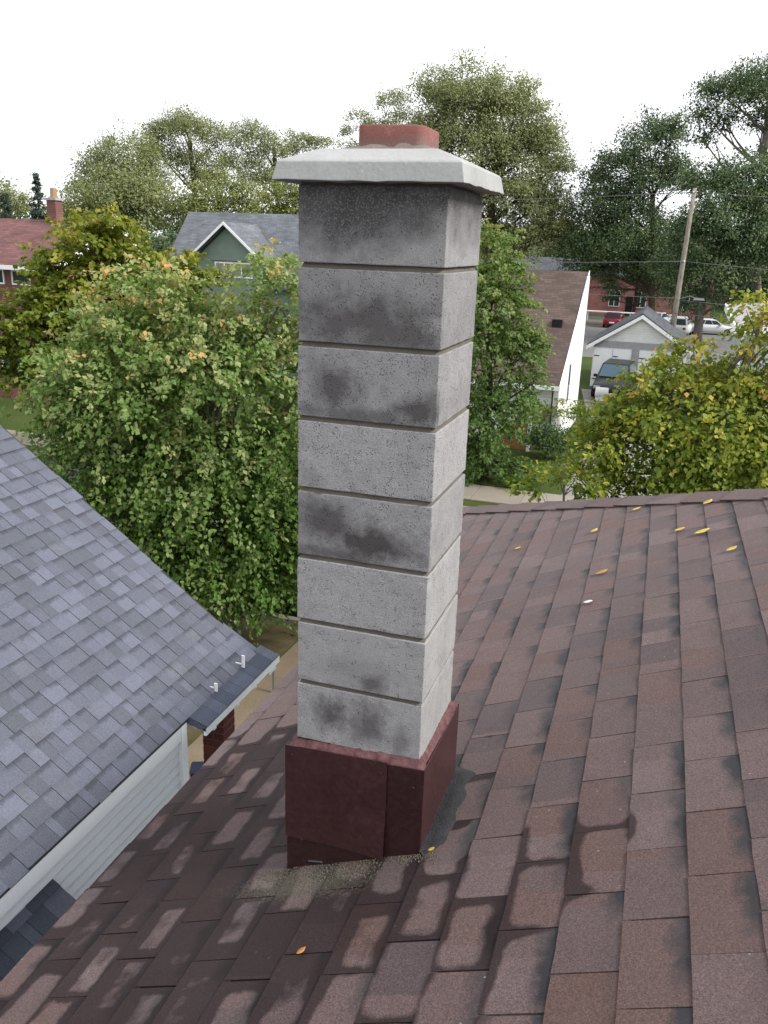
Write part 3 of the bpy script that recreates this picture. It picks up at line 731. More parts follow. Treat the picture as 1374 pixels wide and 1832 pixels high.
# wall with lapped boards
gwall = MB().box(2*GR-GX+.05, GX-.06, GY0+.3, 5.08, 0, GZ-.05).obj('wall', M['white'], ghouse)
bd = .095
board = MB().hexa([(-.012, -5, 0), (.009, -5, -.004), (.009, 5.04, -.004), (-.012, 5.04, 0), (-.012, -5, bd), (-.004, -5, bd), (-.004, 5.04, bd), (-.012, 5.04, bd)]).data('siding_board', M['white'])
z = GZ-.075-bd
while z > .1:
    link('siding_board', board, gwall, (GX-.047, 0, z)); z -= bd-.006
MB().box(GX-.06, GX-.012, 5.035, 5.115, 0, GZ+.02).obj('corner_trim', M['trim'], ghouse)
# gable wall towards the street
MB().poly_ex([(GX-.1, 5.06, GZ-.06), (GR, 5.06, gzr-.2), (2*GR-GX+.1, 5.06, GZ-.06)], (0, .04, 0)).obj('gable_wall', M['white'], ghouse)
rk = MB().poly_ex([(GX, GY1-.02, GZ-.06), (GX, GY1-.02, GZ-.2), (GR, GY1-.02, gzr-.2), (GR, GY1-.02, gzr-.06)], (0, .02, 0)).obj('rake_board', M['trim'], ghouse)
# flared porch roof
pz0, pz1, px1 = GZ+.012, 3.858, -3.045
porch = MB().hexa([(GX-.03, 5.12, pz0-.06), (px1, 5.12, pz1-.04), (px1, 6.45, pz1-.04), (GX-.03, 6.36, pz0-.06), (GX-.03, 5.12, pz0), (px1, 5.12, pz1), (px1, 6.45, pz1), (GX-.03, 6.36, pz0)])
porch.poly_ex([(GX-.03, 6.28, pz0), (GX-.03, 6.37, pz0), (-3.53, 6.29, grz(-3.53)+.015), (-3.51, 6.27, grz(-3.51)+.012)], (0, 0, -.05))
pr = porch.obj('porch_roof', M['porch'], ghouse)
pe = basis_euler((-1, 0, (pz0-pz1)/(px1-GX+.03)*1.0), ((pz0-pz1)/(px1-GX+.03), 0, 1))
pme = tab_mesh([(.20, -.5), (.20, .5), (0, .5), (0, -.5)], .20, .005, 0, 'shingle', M['porch'])
y = 6.43
while y > 5.18:
    wd = min(random.uniform(.13, .24), y-5.12); o = link('shingle', pme, pr, (px1+.006, y-wd/2, pz1+.001), pe); o.scale = (1, wd-.003, 1); y -= wd
MB().box(px1-.022, px1+.002, 5.12, 6.45, pz1-.075, pz1-.012).obj('porch_fascia', M['trim'], ghouse)
for yy in (5.27, 5.66, 5.98): MB().hexa([(-3.30, yy-.02, 3.73), (-3.05, yy-.02, 3.755), (-3.05, yy+.02, 3.755), (-3.30, yy+.02, 3.73), (-3.30, yy-.02, 3.86), (-3.05, yy-.02, 3.815), (-3.05, yy+.02, 3.815), (-3.30, yy+.02, 3.86)]).obj('rafter_tail', M['trim'], ghouse)
MB().hexa([(-3.22, 6.26, 3.70), (-3.055, 6.26, 3.735), (-3.055, 6.40, 3.735), (-3.22, 6.40, 3.70), (-3.22, 6.26, 3.84), (-3.055, 6.26, 3.82), (-3.055, 6.40, 3.82), (-3.22, 6.40, 3.84)]).obj('cornice_return', M['trim'], ghouse)
for (bx_, by_, h_) in ((-3.185, 6.0, .115), (-3.20, 5.545, .075)):
    m = MB(); m.box(bx_-.006, bx_+.022, by_-.004, by_+.004, 3.92, 3.92+h_); m.box(bx_-.10, bx_+.0, by_-.004, by_+.002, 3.945, 3.957)
    m.obj('roof_bracket', M['trim'], ghouse)
# brick pier under the porch corner
pier = MB().box(-3.45, -3.25, 5.75, 5.95, 0, 3.72).obj('brick_pier', M['brickmortar'], ghouse)
brk = bevel_me(MB().box(-.104, .104, -.049, .049, -.031, .031).data('brick', M['brick']), .004, 1)
for c_ in range(49):
    zz = .04 + c_*.075
    for s_ in (-1, 1):
        if c_ % 2: link('brick', brk, pier, (-3.35, 5.85+s_*.0545, zz), (0, 0, random.uniform(-.01, .01)))
        else: link('brick', brk, pier, (-3.35+s_*.0545, 5.85, zz), (0, 0, math.pi/2+random.uniform(-.01, .01)))
# low lean-to roof on the side wall
lz0, lx1, ls = 3.62, -2.72, .66
lroof = MB().hexa([(GX-.05, -3, lz0-.06), (lx1, -3, lz0-.06-ls*(lx1-GX+.05)), (lx1, 3.56, lz0-.06-ls*(lx1-GX+.05)), (GX-.05, 3.56, lz0-.06), (GX-.05, -3, lz0), (lx1, -3, lz0-ls*(lx1-GX+.05)), (lx1, 3.56, lz0-ls*(lx1-GX+.05)), (GX-.05, 3.56, lz0)]).obj('lean_to_roof', M['greydeck'], ghouse)
le = basis_euler((-1, 0, ls), (ls, 0, 1)); lme = [tab_mesh([(GL+.03, -.5), (GL+.03, .5), (0, .5), (0, -.5)], GL+.03, th_, 0, 'shingle', M['darkshingle']) for th_ in (.006, .009)]
for k in range(5):
    xb = lx1 - k*GL/math.hypot(1, ls); y = 3.565
    while y > 1.4:
        wd = random.choice((.08, .11, .14, .17)); o = link('shingle', lme[random.randrange(2)], lroof, (xb, y-wd/2, lz0-ls*(xb-GX+.05)), le); o.scale = (1, wd-.003, 1); y -= wd
MB().box(GX-.03, -2.86, -3, 3.44, 0, 3.22).obj('lean_to_wall', M['white'], ghouse)

# ================================================================== houses across the street
M['fargreyroof'] = far_roof_mat('far_grey_shingles', (.125, .133, .15)); M['farbrownroof'] = far_roof_mat('far_brown_shingles', (.092, .066, .058))
M['farredroof'] = far_roof_mat('far_maroon_shingles', (0.133, 0.064, 0.0624)); M['darkroof'] = far_roof_mat('dark_grey_shingles', (0.078, 0.0819, 0.0936))
M['greensiding'] = siding_mat('green_lap_siding', (.20, .27, .225), .12); M['whitesiding'] = siding_mat('white_lap_siding', (.76, .76, .74), .14)
M['palesiding'] = siding_mat('pale_grey_siding', (0.39, 0.437, 0.445), .13); M['farbrick'] = brickwall_mat('dull_red_brickwork', (0.156, 0.0546, 0.0429), (0.211, 0.078, 0.0624), (0.172, 0.133, 0.117))
M['pinkbrick'] = brickwall_mat('rose_brickwork', (0.359, 0.133, 0.129), (0.437, 0.179, 0.172), (0.343, 0.187, 0.179)); M['wood'] = simple('orange_brown_wood', (0.257, 0.117, 0.0468), .7, .2, 3, 60, .2, orand=.1)
M['curtain'] = simple('grey_curtain', (0.234, 0.257, 0.25), .8, .2, 6, 40, .2)
M['peel'] = simple('peeling_white_paint', (.84, .84, .82), .7, .25, 9, 60, .2); M['greybeam'] = simple('weathered_grey_board', (.32, .32, .33), .8, .2, 4, 60, .2)

def gable_roof(parent, x0, x1, y0, y1, ze_, zr__, axis, mat, th=.12, name='roof'):
    """ridge along axis ('x' or 'y'), slab with thickness"""
    m = MB()
    if axis == 'x':
        ym = (y0+y1)/2
        m.poly_ex([(x0, y0, ze_), (x0, ym, zr__), (x0, y1, ze_), (x0, y1, ze_-th), (x0, ym, zr__-th), (x0, y0, ze_-th)], (x1-x0, 0, 0))
    else:
        xm = (x0+x1)/2
        m.poly_ex([(x0, y0, ze_), (xm, y0, zr__), (x1, y0, ze_), (x1, y0, ze_-th), (xm, y0, zr__-th), (x0, y0, ze_-th)][::-1], (0, y1-y0, 0))
    return m.obj(name, mat, parent)
def window(parent, x0, x1, z0, z1, y, mull=(), depth=.05, pane=None, fw=.07):
    """window in a wall facing -y"""
    f = MB(); f.box(x0, x1, y-depth, y, z1-fw, z1); f.box(x0, x1, y-depth, y, z0, z0+fw)
    f.box(x0, x0+fw, y-depth, y, z0+fw, z1-fw); f.box(x1-fw, x1, y-depth, y, z0+fw, z1-fw)
    for mx_ in mull: f.box(mx_-fw/2, mx_+fw/2, y-depth, y, z0+fw, z1-fw)
    wf = f.obj('window', M['trim'], parent)
    xs = [x0+fw] + [q for m_ in mull for q in (m_-fw/2, m_+fw/2)] + [x1-fw]
    for a in range(0, len(xs), 2):
        MB().box(xs[a], xs[a+1], y-.025, y-.012, z0+fw, z1-fw).obj('pane', pane or M['glass'], wf)
    return wf
# --- white house with the brown roof
h = empty('white_house', (-8, 36, 0)); tag(h, 'white house with plain brown shingle roof, right of the chimney', 'house')
MB().poly_ex([(-13.5, 32.6, 2.52), (-13.5, 38.42, 6.56), (-13.5, 39.5, 6.5), (-13.5, 39.5, 6.36), (-13.5, 38.42, 6.40), (-13.5, 32.6, 2.38)], (9.78, 0, 0)).obj('roof', M['farbrownroof'], h)
MB().poly_ex([(-3.78, 32.9, 0), (-3.66, 39.4, 0), (-3.66, 39.4, 6.35), (-3.66, 38.4, 6.35), (-3.78, 32.9, 2.55)], (-.2, 0, 0)).obj('gable_wall', M['whitesiding'], h)
MB().box(-13.2, -4.05, 33.0, 38.75, 0, 2.55).obj('wall', M['whitesiding'], h)
MB().poly_ex([(-3.715, 32.58, 2.54), (-3.60, 38.45, 6.60), (-3.60, 38.45, 6.42), (-3.715, 32.58, 2.36)], (-.03, 0, 0)).obj('rake_board', M['trim'], h)
MB().box(-13.5, -3.72, 32.55, 32.6, 2.34, 2.5).obj('fascia', M['trim'], h)
MB().box(-4.6, -4.2, 35.35, 35.65, 4.4, 4.74).obj('roof_vent', M['black'], h)
MB().box(-3.75, -3.71, 35.3, 35.75, 1.5, 3.0).obj('side_window', M['glass'], h)
window(h, -8.4, -7.2, .9, 2.0, 33.0, (-7.8,))
gt = empty('wooden_gate', (-5.3, 32.2, 0)); tag(gt, 'orange brown wooden gate panels between white posts by the white house', 'gate')
for i in range(7): MB().box(-5.82+i*.155, -5.675+i*.155, 32.18+(.012 if i == 3 else 0), 32.21+(.012 if i == 3 else 0), .05, 1.15).obj('board', M['wood'], gt)
for x in (-5.92, -4.68): MB().box(x-.06, x+.06, 32.14, 32.26, 0, 1.35).obj('post', M['trim'], gt)
MB().box(-5.84, -4.74, 32.22, 32.25, .9, 1.0).obj('rail', M['wood'], gt)
# --- garage
g = empty('white_garage', (-1.7, 53, 0)); tag(g, 'small white garage with dark gabled roof behind the black car', 'garage')
MB().box(-4.05, .95, 50.0, 56.5, 0, 2.3).obj('wall', M['peel'], g)
gable_roof(g, -4.42, 1.22, 49.75, 56.8, 2.38, 4.22, 'y', M['darkroof'], .1)
MB().poly_ex([(-3.6, 49.96, 2.62), (-1.6, 49.96, 3.92), (.5, 49.96, 2.62)], (0, .04, 0)).obj('gable_siding', M['whitesiding'], g)
for sx in (-1, 1):
    xe = -1.6 + sx*2.84
    MB().poly_ex([(-1.6, 49.70, 4.13), (-1.6, 49.70, 3.93), (xe, 49.70, 2.10), (xe, 49.70, 2.30)], (0, .05, 0)).obj('bargeboard', M['peel'], g)
MB().box(-4.0, .9, 49.92, 49.99, 2.28, 2.62).obj('beam', M['greybeam'], g)
for x0, x1 in ((-4.0, -3.0), (-2.96, -1.96), (-1.55, -.55), (-.5, .5)):
    d = MB().box(x0, x1, 49.93, 49.99, .05, 2.2).obj('door', M['trim'], g)
    for zz in (.45, 1.75): MB().box(x0+.02, x0+.30, 49.915, 49.928, zz, zz+.05).obj('hinge', M['black'], d)
MB().box(-1.93, -1.58, 49.9, 49.98, 0, 2.28).obj('door_post', M['greybeam'], g)
# --- green house
h = empty('green_house', (-20, 43, 0)); tag(h, 'green sided house with grey shingle roof and a front gable', 'house')
V = [(-26.7, 41.4, 5.1), (-14, 41.4, 5.1), (-14, 45, 8.75), (-26.7, 45, 8.75), (-14, 48.6, 5.1), (-26.7, 48.6, 5.1)]
MB().poly_ex([(-26.7, 41.4, 5.1), (-26.7, 45, 8.75), (-26.7, 48.6, 5.1), (-26.7, 48.6, 4.95), (-26.7, 45, 8.6), (-26.7, 41.4, 4.95)], (12.7, 0, 0)).obj('roof', M['fargreyroof'], h)
MB().box(-26.3, -14.4, 42.0, 48.2, 0, 5.2).obj('wall', M['greensiding'], h)
MB().poly_ex([(-26.3, 42, 5.2), (-26.3, 45, 8.3), (-26.3, 48.2, 5.2)], (.2, 0, 0)).obj('gable_end', M['greensiding'], h)
MB().poly_ex([(-24.25, 40.7, 6.45), (-22.2, 40.7, 8.18), (-20.15, 40.7, 6.45), (-20.15, 40.7, 6.33), (-22.2, 40.7, 8.06), (-24.25, 40.7, 6.33)][::-1], (0, 3.9, 0)).obj('gable_roof', M['fargreyroof'], h)
MB().poly_ex([(-23.95, 41.2, 0), (-20.45, 41.2, 0), (-20.45, 41.2, 6.5), (-22.2, 41.2, 8.0), (-23.95, 41.2, 6.5)], (0, .9, 0)).obj('gable_wall', M['greensiding'], h)
for sx in (-1, 1):
    MB().poly_ex([(-22.2, 40.66, 8.2), (-22.2, 40.66, 8.05), (-22.2+sx*2.07, 40.66, 6.30), (-22.2+sx*2.07, 40.66, 6.45)], (0, .04, 0)).obj('bargeboard', M['trim'], h)
window(h, -23.0, -20.85, 5.45, 6.22, 41.2, (-22.45, -21.45), pane=M['curtain'])
MB().box(-23.2, -20.6, 41.12, 41.19, 6.3, 6.38).obj('window_head', M['greensiding'], h)
# --- maroon roofed brick house
h = empty('maroon_roofed_house', (-30, 36, 0)); tag(h, 'brick house with maroon roof and tall red chimney at far left', 'house')
MB().poly_ex([(-44, 31.3, 5.98), (-44, 36.0, 7.98), (-44, 37.7, 6.55), (-44, 37.7, 6.40), (-44, 36.0, 7.82), (-44, 31.3, 5.84)], (18.9, 0, 0)).obj('roof', M['farredroof'], h)
MB().box(-43.5, -25.5, 31.9, 37.4, 0, 5.95).obj('wall', M['farbrick'], h)
MB().poly_ex([(-25.5, 31.9, 5.95), (-25.5, 36.0, 7.75), (-25.5, 37.4, 6.5), (-25.5, 37.4, 0), (-25.5, 31.9, 0)], (.08, 0, 0)).obj('gable_wall', M['farbrick'], h)
MB().box(-44, -25.1, 31.22, 31.3, 5.82, 6.0).obj('fascia', M['trim'], h)
for q in (((31.3, 6.02), (36.0, 8.02)), ((36.0, 8.02), (37.75, 6.55))):
    MB().poly_ex([(-25.1, q[0][0], q[0][1]), (-25.1, q[1][0], q[1][1]), (-25.1, q[1][0], q[1][1]-.34), (-25.1, q[0][0], q[0][1]-.34)], (.05, 0, 0)).obj('rake_board', M['trim'], h)
ch = MB().box(-28.75, -28.25, 35.6, 36.1, 6, 8.85).obj('house_chimney', M['farbrick'], h)
MB().box(-28.82, -28.18, 35.53, 36.17, 8.85, 8.95).obj('chimney_cap', M['greybeam'], ch)
MB().tube([(-28.5, 35.85, 8.95), (-28.5, 35.85, 9.4)], [.17, .15], 10).obj('chimney_pot', simple('tan_clay', (.30, .20, .11), .8), ch)
for x0 in (-29.3, -27.9): window(h, x0, x0+1.0, 5.15, 5.8, 31.9, (), .06)
window(h, -28.9, -27.6, 1.2, 2.6, 31.9, (-28.25,))
# --- pale house at the right edge
h = empty('pale_grey_house', (5.5, 42, 0)); tag(h, 'pale grey sided house with low ribbed roof at the right edge', 'house')
MB().box(2.85, 8.6, 38.3, 45.8, 0, 4.62).obj('wall', M['palesiding'], h)
rf = MB().hexa([(2.5, 37.8, 4.62), (9, 37.8, 4.75), (9, 46.2, 5.35), (2.4, 46.2, 5.0), (2.5, 37.8, 4.72), (9, 37.8, 4.90), (9, 46.2, 5.55), (2.4, 46.2, 5.1)]).obj('roof', M['greybeam'], h)
M['panel'] = simple('weathered_roof_panel', (0.281, 0.273, 0.265), .8, .15, 2, 40, .1, orand=.12)
for i in range(14):
    x0 = 2.5+i*.46; x1 = x0+.43
    def zz(x, y): return 4.73 + (x-2.5)*.0277 + (y-37.8)/8.4*(.38+.04*(x-2.5)) + .02
    MB().hexa([(x0, 37.75, zz(x0, 37.75)-.02), (x1, 37.75, zz(x1, 37.75)-.02), (x1, 46.2, zz(x1, 46.2)-.02), (x0, 46.2, zz(x0, 46.2)-.02), (x0, 37.75, zz(x0, 37.75)), (x1, 37.75, zz(x1, 37.75)+.04), (x1, 46.2, zz(x1, 46.2)+.04), (x0, 46.2, zz(x0, 46.2))]).obj('roof_panel', M['panel'], rf)
MB().box(2.42, 9, 37.68, 37.745, 4.42, 4.74).obj('fascia', M['trim'], h)
MB().hexa([(2.38, 37.7, 4.44), (2.44, 37.7, 4.44), (2.38, 46.2, 4.82), (2.32, 46.2, 4.82), (2.38, 37.7, 4.74), (2.44, 37.7, 4.74), (2.38, 46.2, 5.14), (2.32, 46.2, 5.14)]).obj('fascia', M['trim'], h)
MB().tube([(2.78, 38.2, 4.5), (2.78, 38.2, 0)], [.05, .05], 8).obj('downspout', M['trim'], h)
window(h, 4.2, 5.2, 1.2, 2.6, 38.3, ())
MB().box(3.6, 9, 35.6, 38.25, 2.25, 2.4).obj('porch_slab_roof', M['trim'], h)
MB().tube([(3.8, 35.8, 0), (3.8, 35.8, 2.25)], [.07, .07], 8).obj('porch_post', M['trim'], h)
# --- rose brick building beyond the parking lot
h = empty('rose_brick_building', (-8, 112, 0)); tag(h, 'long low rose brick building beyond the parking lot', 'building')
MB().box(-26, 4, 108, 118, 0, 4.5).obj('wall', M['pinkbrick'], h)
MB().poly_ex([(-26.4, 107.7, 4.5), (-26.4, 113, 6.3), (-26.4, 118.3, 4.5)], (30.8, 0, 0)).obj('roof', M['darkroof'], h)
for x0 in (-23, -18.5, -14, -7.6, -4.6, 0.2): window(h, x0, x0+1.3, 1.0, 2.9, 108, (x0+.65,), .08)
MB().box(-5.6, -4.8, 107.93, 107.99, 0, 2.3).obj('door', M['black'], h)
MB().box(-26.2, 4.2, 107.9, 107.98, 3.2, 3.45).obj('band', M['pinkbrick'], h)

# ================================================================== vehicles
def paint(name, c): 
    t = NT(name); t.b.inputs['Coat Weight'].default_value = .12; t.b.inputs['Coat Roughness'].default_value = .15; return t.fin(c, .45, .3)
M['carblack'] = paint('black_car_paint', (.008, .009, .010)); M['carred'] = paint('dark_red_car_paint', (.16, .012, .02)); M['carwhite'] = paint('white_car_paint', (.50, .51, .52)); M['carsilver'] = paint('silver_car_paint', (.35, .38, .42))
M['lampred'] = simple('red_tail_lamp', (0.273, 0.0156, 0.0156), .2, .05); M['lampclear'] = simple('clear_head_lamp', (0.468, 0.484, 0.507), .15, .05)
wheel_v = {}
def wheel_parts(t, x, y, r, wdt):
    s = 1 if y > 0 else -1
    m = MB().tube([(x, y-wdt/2, r), (x, y-wdt/2+.02, r), (x, y+wdt/2-.02, r), (x, y+wdt/2, r)], [r*.9, r, r, r*.9], 18)
    wo_ = m.obj('wheel', M['black'], t, local=True)
    MB().tube([(x, y+s*(wdt/2-.01), r), (x, y+s*(wdt/2+.012), r)], [r*.62, r*.55], 12).obj('rim', M['steel'], wo_, local=True)
def car(name, label, loc, rz, pm, kind='suv', glass=None):
    t = empty(name, loc, rz); tag(t, label, 'car'); glass = glass or M['glass']
    if kind == 'suv': L_, W_, zb, zk, zt = 4.6, 1.86, .28, 1.05, 1.74; cab = (-2.15, .95, -1.85, .25)
    else: L_, W_, zb, zk, zt = 4.5, 1.78, .22, .92, 1.42; cab = (-1.85, 1.05, -1.15, .25)
    hl, hw = L_/2, W_/2
    # lower body: stations along x with half width and heights
    st = [(-hl, .80, zb+.22, zk-.10), (-hl+.12, .94, zb+.05, zk+.0), (-hl+.6, 1.0, zb, zk+.02), (.9, 1.0, zb, zk), (hl-1.0, .99, zb, zk-.06), (hl-.25, .93, zb+.04, zk-.20), (hl, .76, zb+.2, zk-.38)]
    V = []; F = []
    for x, k, z0, z1 in st:
        w_ = hw*k; zm = z0+(z1-z0)*.62
        V += [(x, -w_*.93, z0), (x, -w_, z0+.12), (x, -w_, zm), (x, -w_*.93, z1), (x, w_*.93, z1), (x, w_, zm), (x, w_, z0+.12), (x, w_*.93, z0)]
    for a in range(len(st)-1):
        for q in range(8): F.append((a*8+q, a*8+(q+1) % 8, (a+1)*8+(q+1) % 8, (a+1)*8+q))
    F.append(tuple(range(8))); F.append(tuple(reversed(range((len(st)-1)*8, len(st)*8))))
    me = mesh_data('body', V, F, pm, True); bm = bmesh.new(); bm.from_mesh(me); bmesh.ops.recalc_face_normals(bm, faces=bm.faces); bm.to_mesh(me); bm.free()
    link('body', me, t, local=True)
    x0, x1, x2, x3 = cab; wb, wt = hw*.93, hw*.74
    cb = MB().hexa([(x0, -wb, zk-.03), (x1, -wb, zk-.06), (x1, wb, zk-.06), (x0, wb, zk-.03), (x2, -wt, zt), (x3, -wt, zt), (x3, wt, zt), (x2, wt, zt)]).data('cabin', pm)
    bevel_me(cb, .06, 2); link('cabin', cb, t, local=True)
    def quad(name_, P_, u0, u1, v0, v1, off):
        P_ = [Vector(p_) for p_ in P_]; n_ = (P_[1]-P_[0]).cross(P_[3]-P_[0]).normalized()*off
        def bl(u, v): return (P_[0]*(1-u)+P_[1]*u)*(1-v) + (P_[3]*(1-u)+P_[2]*u)*v + n_
        return link(name_, mesh_data(name_, [bl(u0, v0), bl(u1, v0), bl(u1, v1), bl(u0, v1)], [(0, 1, 2, 3)], glass), t, local=True)
    c = [(x0, -wb, zk), (x1, -wb, zk), (x1, wb, zk), (x0, wb, zk), (x2, -wt, zt), (x3, -wt, zt), (x3, wt, zt), (x2, wt, zt)]
    quad('windscreen', (c[1], c[2], c[6], c[5]), .06, .94, .08, .9, .008); quad('rear_window', (c[3], c[0], c[4], c[7]), .08, .92, .12, .85, .008)
    for a, b in (((c[0], c[1], c[5], c[4]), 1), ((c[2], c[3], c[7], c[6]), -1)):
        quad('side_window', a, .06, .34, .14, .86, .008); quad('side_window', a, .37, .64, .14, .86, .008); quad('side_window', a, .67, .93, .14, .8, .008)
    for x in (-hl+.85, hl-.9):
        for s in (-1, 1): wheel_parts(t, x, s*(hw-.11), .34 if kind == 'suv' else .31, .22)
    for s in (-1, 1):
        MB().box(hl-.16, hl-.02, s*hw*.62-.16, s*hw*.62+.16, zk-.42, zk-.28).obj('headlight', M['lampclear'], t, local=True)
        MB().box(-hl-.01, -hl+.1, s*hw*.66-.13, s*hw*.66+.13, zk-.32, zk-.14).obj('tail_light', M['lampred'], t, local=True)
        MB().box(.62, .78, s*(hw+.02)-.09, s*(hw+.02)+.09, zk-.02, zk+.12).obj('wing_mirror', pm, t, local=True)
    MB().box(hl-.1, hl+.02, -.55, .55, zb+.14, zb+.34).obj('grille', M['black'], t, local=True)
    MB().box(-hl-.015, -hl+.05, -.25, .25, zb+.28, zb+.40).obj('number_plate', M['trim'], t, local=True)
    return t
car('parked_car', 'black estate car parked facing us before the white garage', (-2.55, 47.4, 0), -math.pi/2 - .08, M['carblack'], 'suv', M['bluegl'])
car('parked_car', 'dark red car seen from behind in the far lot', (-5.75, 91.5, 0), math.pi/2, M['carred'], 'saloon')
car('parked_car', 'white high car right of the wooden pole', (.7, 86.0, 0), math.pi/2-.12, M['carwhite'], 'suv')
car('parked_car', 'silver white car left of the wooden pole in the lot', (-1.5, 95.5, 0), math.pi*.42, M['carsilver'], 'saloon')
car('parked_car', 'white car half hidden behind the shady tree trunk', (3.5, 89.5, 0), math.pi*.06, M['carwhite'], 'saloon')
car('parked_car', 'black car added at the kerb to darken the shade beneath the big maple', (-6.7, 15.75, 0), math.pi, M['carblack'], 'suv')  # added so the gap beneath the maple shows black

# ================================================================== pole, wires, small things
M['polewood'] = bark_mat('weathered_pole_wood', (0.265, 0.234, 0.195))
pole = empty('utility_pole', (.06, 56.3, 0)); tag(pole, 'tall bare wooden utility pole behind the white garage', 'utility pole')
MB().tube([(-.02, 56.3, 0), (.08, 56.3, 5), (.18, 56.3, 9), (.24, 56.3, 11.05)], [.18, .155, .13, .11], 12).obj('shaft', M['polewood'], pole, smooth=True)
MB().tube([(.12, 56.28, 4.75), (.8, 56.2, 4.95), (1.1, 56.2, 4.85)], [.025, .025, .025], 6).obj('lamp_arm', M['steel'], pole)
MB().hexa([(1.0, 56.1, 4.74), (1.65, 56.13, 4.74), (1.65, 56.27, 4.74), (1.0, 56.3, 4.74), (1.05, 56.12, 4.88), (1.6, 56.15, 4.86), (1.6, 56.25, 4.86), (1.05, 56.28, 4.88)]).obj('street_lamp', M['steel'], pole)
for zz in (10.85, 6.95): MB().tube([(.2, 56.18, zz), (.2, 56.05, zz)], [.06, .05], 8).obj('insulator', M['trim'], pole)
M['wire'] = simple('grey_wire', (0.125, 0.129, 0.133), .6, .1)
wl = ['topmost thin wire from the head of the wooden pole to the left', 'topmost thin wire from the head of the wooden pole to the right',
      'long grey wire crossing left of the pole at mid height', 'long grey wire crossing right of the pole at mid height',
      'low pale cable running left from the pole lamp', 'low pale cable running right beneath the pole lamp',
      'lowest sagging cable right of the pole towards the pale house', 'thin service wire crossing before the white house eave', 'lower service wire crossing before the white house wall']
wp = [((.24, 56.2, 10.85), (-40, 60, 10.2), .5), ((.24, 56.2, 10.85), (45, 56, 10.4), .6), ((.16, 56.1, 6.95), (-40, 58, 6.9), .55), ((.16, 56.1, 6.95), (40, 58, 6.2), .5),
      ((.08, 56.1, 4.8), (-40, 60, 5.2), .25), ((.08, 56.1, 4.7), (45, 60, 4.0), .5), ((.05, 56.1, 3.9), (40, 48, 4.6), .6), ((-12, 30.5, 2.9), (10, 32, 2.0), .25), ((-12, 30.5, 2.2), (10, 31, 1.8), .3)]
for lb, (a, b, sag) in zip(wl, wp):
    a, b = Vector(a), Vector(b); n = 28
    pts = [a.lerp(b, i/n) - Vector((0, 0, sag*4*(i/n)*(1-i/n))) for i in range(n+1)]
    rad = .018 if a.y > 40 else .009
    tag(MB().tube(pts, [rad]*(n+1), 5).obj('overhead_wire', M['wire'], smooth=True), lb, 'wire', 'overhead wires')
gr = empty('guard_rail', (-5, 98.5, 0)); tag(gr, 'long white pipe rail at the edge of the far lot', 'railing')
MB().tube([(-14, 98.5, .95), (0, 98.5, .95)], [.09, .09], 8).obj('rail', M['trim'], gr)
for x in (-13.5, -9, -4.5, -.3): MB().tube([(x, 98.5, 0), (x, 98.5, .95)], [.06, .06], 8).obj('post', M['trim'], gr)
# blue bins
def bin_(loc, s, label, rz=0):
    t = empty('blue_bin', loc, rz); tag(t, label, 'bin')
    MB().hexa([(-.24*s, -.24*s, .08), (.24*s, -.24*s, .08), (.24*s, .24*s, .08), (-.24*s, .24*s, .08), (-.3*s, -.32*s, .95*s), (.3*s, -.32*s, .95*s), (.3*s, .32*s, .95*s), (-.3*s, .32*s, .95*s)]).obj('tub', M['bluebin'], t, local=True)
    MB().hexa([(-.33*s, -.36*s, .95*s), (.33*s, -.36*s, .95*s), (.33*s, .36*s, .95*s), (-.33*s, .36*s, .95*s), (-.28*s, -.30*s, 1.03*s), (.28*s, -.30*s, 1.03*s), (.28*s, .34*s, 1.03*s), (-.28*s, .34*s, 1.03*s)]).obj('lid', M['bluebin'], t, local=True)
    for sx in (-1, 1): MB().tube([(sx*.24*s, .26*s, .11), (sx*.30*s, .26*s, .11)], [.11, .11], 12).obj('wheel', M['black'], t, local=True)
bin_((-1.95, 44.3, 0), .95, 'blue wheeled bin beside the white handcart near the garage')
bin_((-5.55, 9.1, 0), .36, 'dark blue bin on the sandy walk beneath the porch corner', .4)
# white covered handcart with a ringed wheel
t = empty('handcart', (-2.85, 44.4, 0)); tag(t, 'small white covered handcart with one ringed wheel before the black car', 'handcart')
M['cartcover'] = simple('pale_grey_cover', (.42, .42, .43), .7, .2, 6, 40, .2)
V = []; F = []; n = 12
for i in range(2):
    for k in range(n+1):
        a = math.pi*k/n; V.append((-.42+.62*i, -.05+math.cos(a)*.34, .42+math.sin(a)*.42))
for k in range(n): F.append((k, k+1, n+2+k, n+1+k))
F.append(tuple(range(n, -1, -1))); F.append(tuple(range(n+1, 2*n+2)))
link('cover', mesh_data('cover', V, F, M['cartcover'], False), t, local=True)
MB().box(-.40, .18, -.33, .25, .2, .42).obj('tray', M['trim'], t, local=True)
ring = MB(); m_ = 18
for k in range(m_):
    a = 2*math.pi*k/m_; ring.v += [(.36+math.cos(a)*.30, -.36, .32+math.sin(a)*.30), (.36+math.cos(a)*.22, -.36, .32+math.sin(a)*.22), (.36+math.cos(a)*.22, -.30, .32+math.sin(a)*.22), (.36+math.cos(a)*.30, -.30, .32+math.sin(a)*.30)]
for k in range(m_):
    b = k*4; c = ((k+1) % m_)*4
    for q in range(4): ring.f.append((b+q, b+(q+1) % 4, c+(q+1) % 4, c+q))
wo_ = ring.obj('wheel', M['trim'], t, local=True)
MB().tube([(.36, -.345, .32), (.36, -.315, .32)], [.225, .225], 16).obj('wheel_disc', M['black'], wo_, local=True)
MB().tube([(.18, 0, .5), (.85, 0, .62)], [.02, .02], 6).obj('handle', M['steel'], t, local=True)
